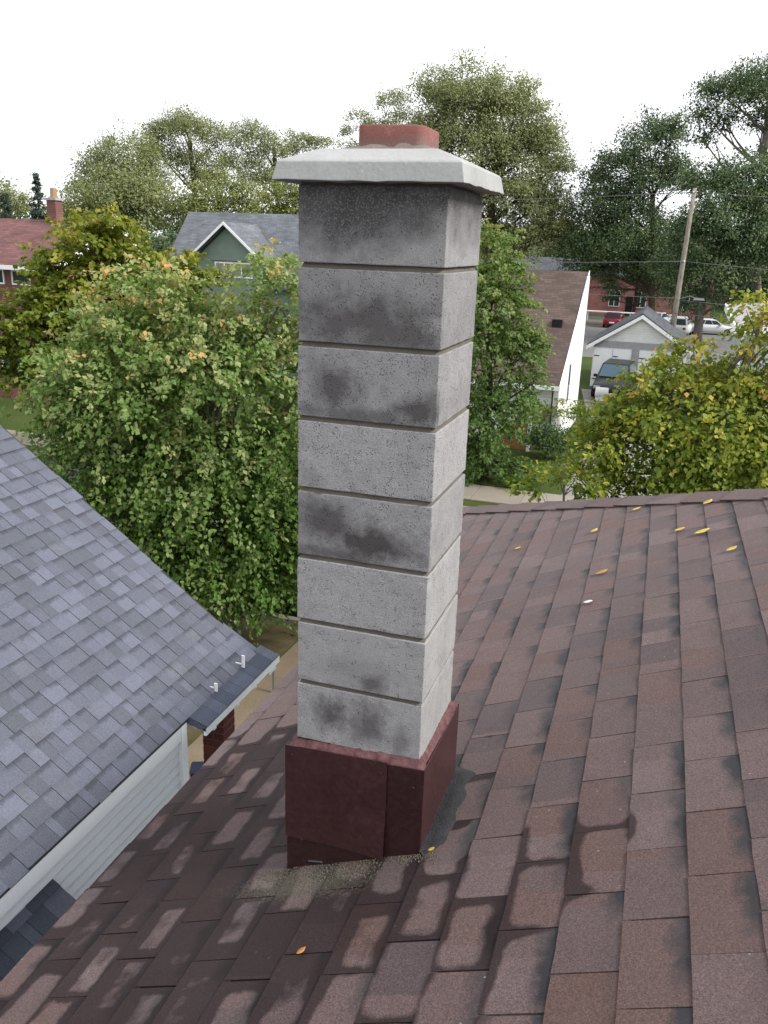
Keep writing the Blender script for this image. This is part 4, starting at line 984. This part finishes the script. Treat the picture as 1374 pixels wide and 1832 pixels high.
for y in (-.25, .2): MB().tube([(-.38, y, .3), (-.42, y, 0)], [.04, .04], 6).obj('leg', M['black'], t, local=True)
# thin marker post in the front walk
t = empty('marker_post', (-5.74, 11.93, 0)); tag(t, 'short thin grey post beside the sandy walk', 'post')
MB().tube([(0, 0, 0), (0, 0, .62)], [.022, .02], 8).obj('rod', M['steel'], t, local=True)
MB().tube([(0, 0, .62), (0, 0, .66)], [.035, .028], 8).obj('knob', M['steel'], t, local=True)

# ================================================================== trees
LOBES = {
'maple': [(-6.28,13.39,6.44,0.79),(-6.98,13.31,5.84,0.67),(-7.65,12.79,5.82,0.71),(-8.26,12.61,6.33,0.71),(-8.78,12.27,5.69,0.69),(-9.06,11.64,5.23,0.57),(-9.43,11.43,4.78,0.37),(-9.25,12.15,4.24,0.79),(-8.2,12.22,4.99,1.18),(-7.24,12.77,4.99,1.28),(-6.72,14.06,4.94,1.18),(-5.75,13.83,5.54,0.88),(-8.83,12.53,3.6,0.98),(-7.76,12.81,3.45,1.18),(-6.82,13.55,3.48,1.18),(-5.7,13.5,4.03,0.98),(-7.95,12.86,2.47,0.88),(-7.18,13.54,2.15,0.88),(-6.3,13.63,2.24,0.79),(-7.24,13.29,1.39,0.54),(-6.52,13.59,1.27,0.44),(-5.88,13.57,1.67,0.49),(-9.51,11.86,3.38,0.79),(-8.95,12.12,2.67,0.74),(-8.33,12.33,1.95,0.59),(-9.09,11.6,4.5,0.57),(-8.03,12.92,1.45,0.59),(-7.42,13.0,3.34,1.18),(-8.21,12.86,4.1,1.18),(-6.69,13.72,1.71,0.69),(-7.2,13.35,1.76,0.79),(-6.36,14.0,2.78,0.88),(-7.7,12.79,1.88,0.69),(-6.89,13.66,2.48,0.98),(-7.31,13.08,0.97,0.31),(-7.01,13.4,0.78,0.27),(-8.32,12.93,2.83,0.98)],
'left': [(-17.2,22.7,3.7,1.33),(-16.3,23.4,3.7,1.33),(-17.2,23.1,7.0,0.85),(-18.2,23.0,6.2,0.8),(-16.8,23.6,7.4,0.68),(-16.2,24.2,6.1,0.8),(-15.2,24.5,6.0,0.8),(-14.5,25.1,6.1,0.53),(-18.8,21.9,4.7,0.8),(-17.8,22.6,5.0,1.42),(-17.0,23.7,5.0,1.52),(-19.3,21.7,3.9,0.8),(-18.8,22.6,3.4,1.14),(-15.9,24.6,5.1,1.33),(-17.8,23.5,6.0,1.14),(-16.9,24.0,6.2,1.14)],
'street': [(-5.7,27.3,7.3,0.76),(-5.3,27.1,6.4,0.81),(-5.5,26.5,5.5,1.44),(-4.8,27.3,5.4,0.72),(-4.5,27.5,4.2,0.81),(-5.4,27.6,3.8,1.62),(-3.9,27.2,3.4,0.36),(-4.9,27.3,2.7,1.17),(-5.4,26.6,2.0,1.08),(-5.7,27.2,0.7,0.9),(-4.9,27.1,0.6,0.72),(-4.0,27.1,0.4,0.54),(-6.6,26.1,4.8,1.44),(-6.7,27.2,2.0,1.44)],
'yellow': [(0.36,16.35,5.09,0.73),(-0.18,15.82,5.23,0.44),(0.99,16.22,4.97,0.84),(-0.25,15.95,4.6,0.58),(0.02,15.69,4.47,0.89),(0.97,15.74,4.35,1.1),(1.68,16.17,4.64,0.94),(-0.3,16.21,3.7,0.58),(0.52,15.61,3.52,0.84),(1.58,16.02,3.44,0.84),(2.08,15.43,3.95,0.94),(0.51,16.07,5.74,0.33),(1.41,15.88,6.58,0.33),(1.79,16.12,6.2,0.58),(1.67,16.07,5.73,0.33),(1.37,15.94,6.08,0.25),(1.82,16.19,5.24,0.58),(-0.76,15.92,4.4,0.33),(-1.09,15.85,3.96,0.27),(-1.28,15.98,3.43,0.27),(-0.62,15.79,3.6,0.42),(-0.89,15.88,3.28,0.31)],
'sapling': [(-1.89,14.36,3.63,0.21),(-1.53,14.45,3.79,0.27),(-1.13,14.36,3.64,0.27),(-0.94,14.36,4.11,0.25),(-2.07,14.4,3.47,0.13)],
'bush': [(-3.7,31.1,0.7,0.82),(-4.2,31.5,0.5,0.58),(-3.3,31.5,0.5,0.54)],
'vine': [(-4.6,32.6,1.2,0.52),(-4.0,32.7,1.4,0.39),(-4.8,32.7,0.6,0.39),(-3.7,32.8,1.9,0.17)],
'weeds': [(-3.0,33.4,1.3,0.53),(-2.2,33.5,1.4,0.57),(-2.6,33.5,0.4,0.66),(-1.9,33.8,0.6,0.75),(-3.1,33.4,0.5,0.44)],
'farleft': [(-78.6,90.4,10.4,2.51),(-77.6,92.0,9.5,1.57),(-80.0,88.4,10.7,2.98)],
'oakA': [(-46.8,78.5,16.5,2.89),(-49.6,78.8,14.5,2.29),(-44.4,80.6,16.4,1.81),(-46.3,79.6,13.8,2.89),(-49.2,76.9,16.3,1.44),(-47.2,78.8,17.6,1.56),(-45.4,80.2,12.3,2.11)],
'oakB': [(-47.1,69.1,13.6,2.78),(-50.1,68.9,12.9,1.56),(-49.3,69.6,11.6,2.22),(-46.3,69.9,11.8,2.67),(-50.9,68.3,11.2,1.22)],
'oakC': [(-42.8,84.7,16.9,2.36),(-44.1,84.7,14.2,2.49),(-40.6,85.5,15.4,2.49),(-38.6,87.2,16.4,1.86),(-36.5,88.0,16.7,1.24),(-41.3,84.2,12.6,2.49)],
'roundA': [(-40.4,57.9,9.1,3.06),(-39.1,61.0,8.7,2.83),(-43.4,58.6,9.3,1.88),(-43.9,56.6,8.8,1.41),(-39.8,59.9,10.2,1.88)],
'roundB': [(-33.5,61.6,10.4,1.92),(-34.8,60.4,9.6,1.83),(-32.3,61.9,9.5,1.6),(-33.9,60.9,8.6,1.83)],
'roundC': [(-31.7,66.6,10.7,1.84),(-30.9,67.4,9.1,1.69),(-33.1,65.9,9.0,1.45),(-29.4,67.6,10.4,2.18),(-27.5,69.4,10.5,2.42)],
'big': [(-21.2,90.5,20.5,4.35),(-25.5,91.7,21.3,2.8),(-17.9,94.2,20.2,3.6),(-26.2,90.7,17.0,3.23),(-22.2,91.0,16.5,4.97),(-17.1,94.8,16.3,4.23),(-14.7,93.3,17.8,1.99),(-13.3,93.5,15.2,1.86),(-18.2,92.9,11.9,4.97),(-14.4,94.5,11.5,2.98),(-22.4,90.8,12.2,3.73),(-14.5,93.2,8.1,3.73),(-12.3,93.8,8.8,2.24),(-19.3,94.3,7.4,3.73),(-27.3,90.8,13.2,3.73)],
'sparse': [(-31.6,95.6,21.6,1.96),(-29.9,94.8,19.9,1.83),(-34.6,93.6,19.8,1.31),(-35.8,93.6,18.4,1.05),(-33.5,94.8,19.0,1.44),(-31.7,94.8,18.5,1.83),(-33.8,93.3,16.2,2.62)],
'locust': [(-4.3,91.9,17.2,2.74),(-2.4,93.0,18.2,1.83),(-6.6,92.0,15.1,2.43),(-8.8,93.1,14.0,1.83),(-2.6,93.7,15.2,2.19),(-4.4,92.2,13.6,2.19),(-7.4,92.1,12.0,2.74),(-1.1,93.6,13.7,1.83),(-5.1,93.3,10.0,3.35),(-9.0,93.5,9.9,3.04),(-9.1,92.1,7.2,2.74),(-5.2,91.6,7.1,3.35),(-1.6,92.3,7.2,3.35),(-7.4,93.2,5.3,1.52),(-3.4,92.6,5.1,1.7),(-0.4,92.7,4.6,2.13),(-6.0,92.7,3.5,0.85),(-9.5,92.4,5.5,1.83)],
'tall': [(1.5,83.8,20.1,2.2),(3.6,84.9,20.9,2.31),(5.4,82.7,19.5,3.3),(0.7,83.3,18.4,1.43),(2.2,84.6,18.0,1.32),(0.5,84.4,16.8,1.1),(5.2,84.6,17.8,1.65),(7.1,83.5,14.5,2.47)],
'screen': [(-7.6,101.3,3.8,1.32),(-6.8,101.2,2.2,1.06),(-3.7,100.6,4.3,1.32),(-2.4,101.3,2.7,1.32),(-5.1,101.6,5.7,2.31),(-1.5,101.4,5.7,2.31),(-0.2,101.0,3.4,1.45),(-6.8,100.4,6.1,1.85)],
'dark': [(1.0,77.6,12.5,2.3),(3.9,77.2,12.7,2.45),(3.1,76.4,9.7,3.57),(5.9,78.1,10.7,3.57),(1.2,77.4,8.4,2.81),(5.3,78.9,7.2,3.57),(2.8,76.8,5.9,2.55),(-0.0,78.9,5.7,2.3),(1.4,78.4,3.5,2.3),(7.4,79.0,6.9,3.06)],
}
def leaves_mesh(lobes, size, cov, mat, droop=.5, clump=None, inner=.55, tint_bias=0.0, shape=.62, seed=1, top_bias=0.0, cl=22):
    g = np.random.default_rng(seed); clump = clump or size*5
    P = []; T = []; O = []
    for (lx, ly, lz, r) in lobes:
        c = np.array([lx, ly, lz]); nl = int(cov*12.6*r*r/(size*size)); nc = max(6, int(nl/cl)); per = max(4, nl//nc)
        d = g.normal(size=(nc, 3)); d /= np.linalg.norm(d, axis=1)[:, None]; d[:, 2] = np.where(d[:, 2] < -.35, -d[:, 2]*.5, d[:, 2])
        rad = r*(inner + (1.12-inner)*g.random(nc)**.7)*(.86+.3*g.random(nc))
        cc = c + d*rad[:, None]*np.array([1, 1, .92])
        cr = clump*(.6+.8*g.random(nc))*min(1.0, r/(clump*1.6))
        off = np.clip(g.normal(size=(nc, per, 3)), -1.35, 1.35)*cr[:, None, None]*np.array([.55, .55, .42])
        off[:, :, 2] -= np.abs(off[:, :, 0]+off[:, :, 1])*.25*droop
        pos = (cc[:, None, :]+off).reshape(-1, 3); P.append(pos)
        ct = g.random(nc)
        T.append((np.repeat(ct, per)*.55 + g.random(nc*per)*.45))
        out = (pos-c)/r; O.append(out)
    P = np.concatenate(P); T = np.concatenate(T); O = np.concatenate(O); n = len(P)
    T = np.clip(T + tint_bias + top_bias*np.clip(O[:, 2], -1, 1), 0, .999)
    ax = g.normal(size=(n, 3))*.7 + O*.6; ax[:, 2] -= droop*1.1; ax /= np.linalg.norm(ax, axis=1)[:, None]
    nr = g.normal(size=(n, 3))*.38 + O*.85; nr[:, 2] += .6
    si = np.cross(nr, ax); si /= np.linalg.norm(si, axis=1)[:, None]+1e-9; nn = np.cross(ax, si)
    s = size*(.65+.7*g.random(n))[:, None]
    fold = (.10+.25*g.random(n))[:, None]
    v0 = P - ax*s*.5; v2 = P + ax*s*.5; mid = P - ax*s*.08
    v1 = mid + si*s*shape*.5 + nn*s*fold*.5; v3 = mid - si*s*shape*.5 + nn*s*fold*.5
    V = np.stack([v0, v1, v2, v3], 1).reshape(-1, 3).astype(np.float32)
    me = bpy.data.meshes.new('crown'); me.vertices.add(4*n); me.vertices.foreach_set('co', V.ravel())
    base = (np.arange(n)*4)[:, None]; tri = np.concatenate([base+np.array([[0, 1, 2]]), base+np.array([[0, 2, 3]])], 1).reshape(-1)
    me.loops.add(6*n); me.loops.foreach_set('vertex_index', tri.astype(np.int32))
    me.polygons.add(2*n); me.polygons.foreach_set('loop_start', (np.arange(2*n)*3).astype(np.int32))
    me.update(calc_edges=True)
    at = me.attributes.new('tint', 'FLOAT', 'FACE'); at.data.foreach_set('value', np.repeat(T, 2).astype(np.float32))
    me.materials.append(mat); return me
def sprays_mesh(lobes, size, cov, mat, seed=1, length=.6, per=26, tint=0.0, top_bias=.1, tip=.25, shape=.7, droop=.5):
    """leaves strung along drooping shoots that leave each bough outwards"""
    g = np.random.default_rng(seed); P = []; A = []; N = []; T = []
    allc = np.array([l_[:3] for l_ in lobes]); cen = allc.mean(0)
    for (lx, ly, lz, r) in lobes:
        c = np.array([lx, ly, lz]); nl = int(cov*12.6*r*r/(size*size)); ns = max(5, nl//per)
        d = g.normal(size=(ns, 3)); d /= np.linalg.norm(d, axis=1)[:, None]
        flip = (d[:, 2] < -.2) & (g.random(ns) < .6); d[flip, 2] *= -1
        w_ = c-cen; w_ = w_/(np.linalg.norm(w_)+1e-6); d = d + w_*.35; d /= np.linalg.norm(d, axis=1)[:, None]
        ls = length*(.55+.9*g.random(ns))*min(1.15, .55+r*.6)
        o = c + d*(r*(.30+.55*g.random(ns)**.8))[:, None]
        h = d*np.array([1, 1, .55]); h[:, 2] += .15; h += g.normal(size=(ns, 3))*.25; h /= np.linalg.norm(h, axis=1)[:, None]
        t = np.tile(np.linspace(.12, 1.0, per), (ns, 1)) + g.normal(size=(ns, per))*.03
        pos = o[:, None, :] + h[:, None, :]*(ls[:, None]*t)[:, :, None]
        pos[:, :, 2] -= droop*ls[:, None]*t**2*.9
        spread = (.055+.06*size/.1)*(1.25-t)[:, :, None]*np.array([1, 1, .55]); pos = pos + np.clip(g.normal(size=(ns, per, 3)), -1.8, 1.8)*spread*1.25
        ax = h[:, None, :]*.55 + g.normal(size=(ns, per, 3))*.5; ax[:, :, 2] -= .35+.75*t*droop
        nr = h[:, None, :]*.45 + g.normal(size=(ns, per, 3))*.42; nr[:, :, 2] += .85
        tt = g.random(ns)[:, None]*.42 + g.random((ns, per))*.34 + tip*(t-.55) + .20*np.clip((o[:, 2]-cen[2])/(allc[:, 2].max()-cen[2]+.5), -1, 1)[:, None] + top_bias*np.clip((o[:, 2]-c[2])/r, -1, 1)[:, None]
        P.append(pos.reshape(-1, 3)); A.append(ax.reshape(-1, 3)); N.append(nr.reshape(-1, 3)); T.append(tt.ravel())
    P = np.concatenate(P); ax = np.concatenate(A); nr = np.concatenate(N); T = np.clip(np.concatenate(T)+.06+tint, 0, .999); n = len(P)
    ax /= np.linalg.norm(ax, axis=1)[:, None]; si = np.cross(nr, ax); si /= np.linalg.norm(si, axis=1)[:, None]+1e-9; nn = np.cross(ax, si)
    s = size*(.6+.75*g.random(n))[:, None]; fold = (.05+.28*g.random(n))[:, None]
    v0 = P-ax*s*.5; v2 = P+ax*s*.5; mid = P-ax*s*.06
    v1 = mid+si*s*shape*.5+nn*s*fold*.5; v3 = mid-si*s*shape*.5+nn*s*fold*.5
    V = np.stack([v0, v1, v2, v3], 1).reshape(-1, 3).astype(np.float32)
    me = bpy.data.meshes.new('crown'); me.vertices.add(4*n); me.vertices.foreach_set('co', V.ravel())
    base = (np.arange(n)*4)[:, None]; tri = np.concatenate([base+np.array([[0, 1, 2]]), base+np.array([[0, 2, 3]])], 1).reshape(-1)
    me.loops.add(6*n); me.loops.foreach_set('vertex_index', tri.astype(np.int32))
    me.polygons.add(2*n); me.polygons.foreach_set('loop_start', (np.arange(2*n)*3).astype(np.int32)); me.update(calc_edges=True)
    at = me.attributes.new('tint', 'FLOAT', 'FACE'); at.data.foreach_set('value', np.repeat(T, 2).astype(np.float32))
    me.materials.append(mat); return me
def limb(m, a, b, r0, r1, bend, rs, seg=5, sides=6):
    a, b = Vector(a), Vector(b); L = (b-a).length; pts = []; rad = []
    j = Vector((rs.uniform(-1, 1), rs.uniform(-1, 1), rs.uniform(-.2, .6)))*L*bend
    for i in range(seg+1):
        t = i/seg; p_ = a.lerp(b, t) + j*math.sin(math.pi*t); pts.append(p_); rad.append(r0+(r1-r0)*t)
    m.tube(pts, rad, sides); return pts
def tree(name, label, key, base, tr, size, cov, mat, bark, fork=.45, droop=.5, group=None, seed=1, shape=.62, clump=None, inner=.55, cat='tree', twigs=3, tint=0.0, top_bias=0.0, cl=22, spray=None):
    rs = random.Random(seed); lobes = LOBES[key]
    o = empty(name, base); tag(o, label, cat, group)
    cx = sum(l_[0] for l_ in lobes)/len(lobes); cy = sum(l_[1] for l_ in lobes)/len(lobes); zt = max(l_[2]+l_[3] for l_ in lobes); zb = min(l_[2] for l_ in lobes)
    m = MB(); f = Vector((base[0]*(1-fork*.8)+cx*fork*.8, base[1]*(1-fork*.8)+cy*fork*.8, zb+(zt-zb)*fork if zb > 0 else zt*fork))
    pts = limb(m, (base[0], base[1], base[2]-.1), f, tr, tr*.62, .04, rs, 7, 10)
    for l_ in lobes:
        c = Vector(l_[:3]); st = pts[2]
        for pp in pts[2:]:
            if pp.z < c.z - .7*math.hypot(pp.x-c.x, pp.y-c.y): st = pp
        q = limb(m, st, c, tr*.38, tr*.08, .10, rs)
        for _ in range(twigs):
            d = Vector((rs.gauss(0, 1), rs.gauss(0, 1), rs.gauss(.2, .8))).normalized()
            limb(m, q[rs.randrange(2, 6)], c+d*l_[3]*.85, tr*.14, tr*.03, .08, rs, 3, 5)
    m.obj('trunk', bark, o, smooth=True)
    if spray: link('crown', sprays_mesh(lobes, size, cov, mat, seed, spray[0], spray[1], tint, top_bias, spray[2], shape, droop), o)
    else: link('crown', leaves_mesh(lobes, size, cov, mat, droop, clump, inner, tint, shape, seed, top_bias, cl), o)
    return o
LM = {
 'maple': leaf_mat('maple_leaves', [(0, (.060, .135, .022)), (.35, (.118, .215, .042)), (.62, (.195, .275, .085)), (.84, (.315, .35, .155)), (.95, (.43, .37, .16)), (.995, (.56, .34, .12))]),
 'left': leaf_mat('olive_green_leaves', [(0, (0.0646, 0.1, 0.0118)), (.4, (0.129, 0.176, 0.0187)), (.7, (0.211, 0.235, 0.0294)), (.95, (0.329, 0.294, 0.047))]),
 'street': leaf_mat('fresh_green_leaves', [(0, (0.0573, 0.108, 0.0282)), (.45, (0.108, 0.185, 0.0442)), (.8, (0.192, 0.254, 0.0828)), (.97, (0.305, 0.318, 0.114))]),
 'yellow': leaf_mat('yellowing_leaves', [(0, (0.0715, 0.127, 0.0154)), (.40, (0.154, 0.215, 0.0264)), (.68, (0.27, 0.297, 0.0418)), (.88, (0.462, 0.396, 0.066)), (.98, (0.55, 0.33, 0.121))]),
 'far': leaf_mat('dull_far_leaves', [(0, (0.111, 0.138, 0.0589)), (.5, (0.195, 0.221, 0.0927)), (.97, (0.305, 0.314, 0.138))], .3),
 'faryel': leaf_mat('olive_far_leaves', [(0, (0.101, 0.133, 0.0341)), (.5, (0.178, 0.211, 0.062)), (.97, (0.295, 0.295, 0.0932))], .3),
 'dark': leaf_mat('dark_far_leaves', [(0, (0.0394, 0.0754, 0.0359)), (.5, (0.0754, 0.119, 0.051)), (.97, (0.15, 0.187, 0.0754))], .22),
 'bush': leaf_mat('dark_bush_leaves', [(0, (0.0226, 0.0573, 0.0141)), (.6, (0.047, 0.0932, 0.0226)), (.97, (0.0932, 0.144, 0.0367))], .2),
 'conifer': leaf_mat('blue_green_needles', [(0, (0.0235, 0.0423, 0.0329)), (.97, (0.0564, 0.08, 0.0564))], .1),
}
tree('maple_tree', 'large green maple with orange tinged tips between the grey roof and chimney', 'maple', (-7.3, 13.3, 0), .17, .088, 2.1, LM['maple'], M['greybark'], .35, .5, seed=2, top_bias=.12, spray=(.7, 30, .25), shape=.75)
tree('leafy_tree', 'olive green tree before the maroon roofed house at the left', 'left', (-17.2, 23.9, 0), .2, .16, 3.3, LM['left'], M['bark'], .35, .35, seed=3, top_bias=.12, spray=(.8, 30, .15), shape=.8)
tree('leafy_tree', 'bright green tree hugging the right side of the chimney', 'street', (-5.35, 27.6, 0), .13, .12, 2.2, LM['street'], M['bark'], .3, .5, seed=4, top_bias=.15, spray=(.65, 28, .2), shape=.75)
tree('yellowing_maple', 'yellowing maple beyond the roof hip at the right edge', 'yellow', (.8, 16.2, 0), .15, .10, 2.2, LM['yellow'], M['greybark'], .35, .8, seed=5, top_bias=.18, spray=(.7, 26, .35), shape=.75)
tree('young_maple', 'thin young yellow green maple peeking over the brown hip', 'sapling', (-1.4, 14.3, 0), .03, .10, 1.6, LM['yellow'], M['greybark'], .6, .8, seed=6, twigs=2, spray=(.4, 14, .3), shape=.75)
tree('round_bush', 'dark green rounded bush on the lawn by the wooden gate', 'bush', (-3.8, 31.3, 0), .05, .09, 2.2, LM['bush'], M['bark'], .3, .3, seed=7, cat='bush', clump=.25)
tree('climbing_shrub', 'yellow green climbing shrub on the corner of the white house', 'vine', (-4.4, 32.6, 0), .04, .10, 1.8, LM['yellow'], M['bark'], .3, .5, seed=8, cat='shrub', clump=.25)
tree('weedy_shrub', 'yellowish overgrown shrub along the drive before the black car', 'weeds', (-2.8, 33.4, 0), .04, .10, 1.7, LM['yellow'], M['bark'], .3, .5, seed=9, cat='shrub', clump=.3, tint=-.12)
BG = 'trees standing behind the houses'
S = .34
tree('far_tree', 'low rounded tree at the far left skyline', 'farleft', (-78.2, 90, 0), .3, 0.26, 1.5, LM['far'], M['bark'], .5, .3, BG, 21, clump=1.2, cl=60)
tree('far_tree', 'tallest open crowned tree left of the chimney on the skyline', 'oakA', (-46.3, 79.2, 0), .32, 0.17, 1.8, LM['far'], M['bark'], .55, .3, BG, 22, clump=.9, cl=60)
tree('far_tree', 'spreading tree at the left end of the skyline group', 'oakB', (-48.8, 69.8, 0), .3, 0.18, 2, LM['far'], M['bark'], .5, .3, BG, 23, clump=1.0, cl=60)
tree('far_tree', 'open crowned tree just left of the chimney cap', 'oakC', (-41.0, 86, 0), .32, 0.17, 1.8, LM['far'], M['bark'], .55, .3, BG, 24, clump=.9, cl=60)
tree('far_tree', 'broad dull green tree right of the maroon roof', 'roundA', (-41, 59.4, 0), .3, 0.2, 2.2, LM['far'], M['bark'], .5, .4, BG, 25, clump=.9, cl=60)
tree('far_tree', 'rounded olive tree behind the grey roof ridge', 'roundB', (-33.8, 61.3, 0), .28, 0.19, 1.8, LM['faryel'], M['bark'], .5, .4, BG, 26, clump=.8, cl=60)
tree('far_tree', 'olive tree tucked left of the top chimney block', 'roundC', (-30.2, 67.2, 0), .28, 0.2, 1.8, LM['faryel'], M['bark'], .5, .4, BG, 27, clump=.8, cl=60)
tree('far_tree', 'great rounded tree rising behind the chimney cap', 'big', (-18.8, 93.2, 0), .6, 0.22, 2.7, LM['far'], M['bark'], .5, .4, BG, 28, clump=1.1, top_bias=.1, cl=60)
tree('far_tree', 'thin airy tree left of the red flue', 'sparse', (-32.2, 94.3, 0), .28, 0.17, 1.4, LM['far'], M['bark'], .3, .3, BG, 29, clump=.8, cl=60)
tree('far_tree', 'dark leaning tree with layered crown behind the utility pole', 'locust', (-2.0, 93, 0), .38, 0.22, 2.5, LM['dark'], M['bark'], .55, .3, BG, 30, clump=1.1, cl=60)
tree('far_tree', 'tall dark tree with bare tan limbs at the right edge', 'tall', (7.6, 83.6, 0), .42, 0.19, 2.1, LM['dark'], M['greybark'], .62, .3, BG, 31, clump=.9, twigs=4, cl=60)
tree('far_tree', 'dense dark tree with pale trunk right of the pole', 'dark', (2.2, 79, 0), .42, 0.21, 2.2, LM['dark'], M['greybark'], .4, .5, BG, 32, clump=.9, cl=60)
tree('far_tree', 'dark ragged tree screening the rose brick building', 'screen', (-4.3, 101.5, 0), .2, .2, 2.0, LM['dark'], M['bark'], .5, .4, BG, 33, clump=.7, cl=40)
# two conifers on the left skyline
def conifer(label, x, y, h, r, seed):
    g = np.random.default_rng(seed); o = empty('conifer', (x, y, 0)); tag(o, label, 'conifer', BG)
    MB().tube([(x, y, 0), (x, y, h)], [.25, .03], 8).obj('trunk', M['bark'], o)
    lob = []
    z = h*.35; rs = random.Random(seed)
    while z < h:
        rr_ = r*(1-(z-h*.3)/(h*.72))
        for q in range(7):
            a = rs.uniform(0, 6.28); k_ = rs.uniform(.35, .8); lob.append((x+math.cos(a)*rr_*k_, y+math.sin(a)*rr_*k_, z-rr_*.2+rs.uniform(-.3, .3), max(.3, rr_*.45)))
        z += h*.035
    link('crown', leaves_mesh(lob, .26, 1.8, LM['conifer'], .7, .5, .2, 0, .4, seed), o)
conifer('slim pointed conifer behind the red house chimney', -63.6, 77.5, 12.8, 2.3, 41)
conifer('small dark conifer left of the pointed one on the skyline', -66, 75.5, 10.8, 2.2, 42)
# distant wood closing the horizon
lob = []
rs = random.Random(77)
for i in range(150):
    a = R(-62 + 92*i/149 + rs.uniform(-.4, .4)); D = rs.uniform(128, 165); r = rs.uniform(3.0, 5.5)
    x, y = math.sin(a)*D, math.cos(a)*D
    if -30 < x < 8 and y < 122: continue
    hh = rs.uniform(5, 10)
    for q in range(2): lob.append((x+rs.uniform(-3, 3), y+rs.uniform(-2, 2), hh*(.35+.55*q), r))
fw_ = link('distant_wood', leaves_mesh(lob, .55, 1.2, LM['dark'], .3, 1.8, .5, 0, .7, 55, 0, 50))
tag(fw_, 'dark distant wood closing the horizon behind all the houses', 'wood', kind='stuff')
# ================================================================== fallen leaves on the brown roof
M['fallen'] = simple('yellow_fallen_leaf', (.50, .36, .07), .6, .25, 30, 200, .2); M['fallen2'] = simple('orange_fallen_leaf', (.40, .20, .05), .6, .25, 30, 200, .2); M['pale'] = simple('bleached_leaf', (.60, .58, .54), .7, .15, 30, 200, .2)
def fallen(x, y, s, rz, mat, label, curl=.22):
    n = 7; V = []; F = []; zt = brz(x)+.018
    for i in range(n):
        u = i/(n-1); wv_ = s*.32*math.sin(math.pi*min(1, u*1.02))**.8*(1+.25*math.sin(u*19)) + .0006
        lz = curl*s*(u-.45)**2*1.6
        V += [(s*(u-.5), -wv_, lz+wv_*curl*.9), (s*(u-.5), 0, lz), (s*(u-.5), wv_, lz+wv_*curl*.9)]
    for i in range(n-1):
        b = i*3; F += [(b, b+1, b+4, b+3), (b+1, b+2, b+5, b+4)]
    o = link('fallen_leaf', mesh_data('fallen_leaf', V, F, mat, True), None, (x, y, zt), (Matrix.Rotation(-TH, 3, 'Y') @ Matrix.Rotation(rz, 3, 'Z')).to_euler())
    sm_ = o.modifiers.new('thick', 'SOLIDIFY'); sm_.thickness = .0012
    tag(o, label, 'leaf', 'fallen leaves on the brown roof')
for a in [(-.07, 5.46, .06, .3, 'fallen', 'pale yellow fallen leaf right below the hip, left of the pair'), (-.30, 5.20, .062, 1.0, 'fallen', 'yellow fallen leaf high up left of the others on the brown roof'),
          (.18, 4.79, .06, .1, 'fallen', 'flat yellow leaf left of the biggest leaf on the brown roof'), (.29, 4.65, .085, .2, 'fallen', 'biggest yellow fallen leaf on the right of the brown roof'),
          (.41, 4.26, .06, .5, 'fallen', 'yellow fallen leaf nearest the right edge of the brown roof'), (-.19, 4.36, .07, .4, 'fallen2', 'golden orange fallen leaf in mid roof'),
          (-.22, 3.96, .05, -.3, 'pale', 'small bleached white leaf below the golden one'), (-.77, 5.24, .045, .2, 'fallen', 'tiny yellow leaf near the chimney on the far roof'),
          (.33, 5.20, .075, .8, 'fallen', 'yellow leaf caught against the hip caps'), (-.495, 2.115, .022, .5, 'fallen', 'scrap of yellow leaf at the flashing corner'),
          (-.75, 1.72, .03, .9, 'fallen2', 'curled orange leaf scrap on the damp shingles at bottom')]:
    fallen(a[0], a[1], a[2], a[3], M[a[4]], a[5])
print('objects', len(bpy.data.objects), 'tris', sum(len(o.data.loop_triangles) or sum(len(p_.vertices)-2 for p_ in o.data.polygons) for o in bpy.data.objects if o.type == 'MESH' and len(o.data.polygons) < 5000), 'leaves', sum(len(o.data.polygons) for o in bpy.data.objects if o.type == 'MESH' and len(o.data.polygons) >= 5000))
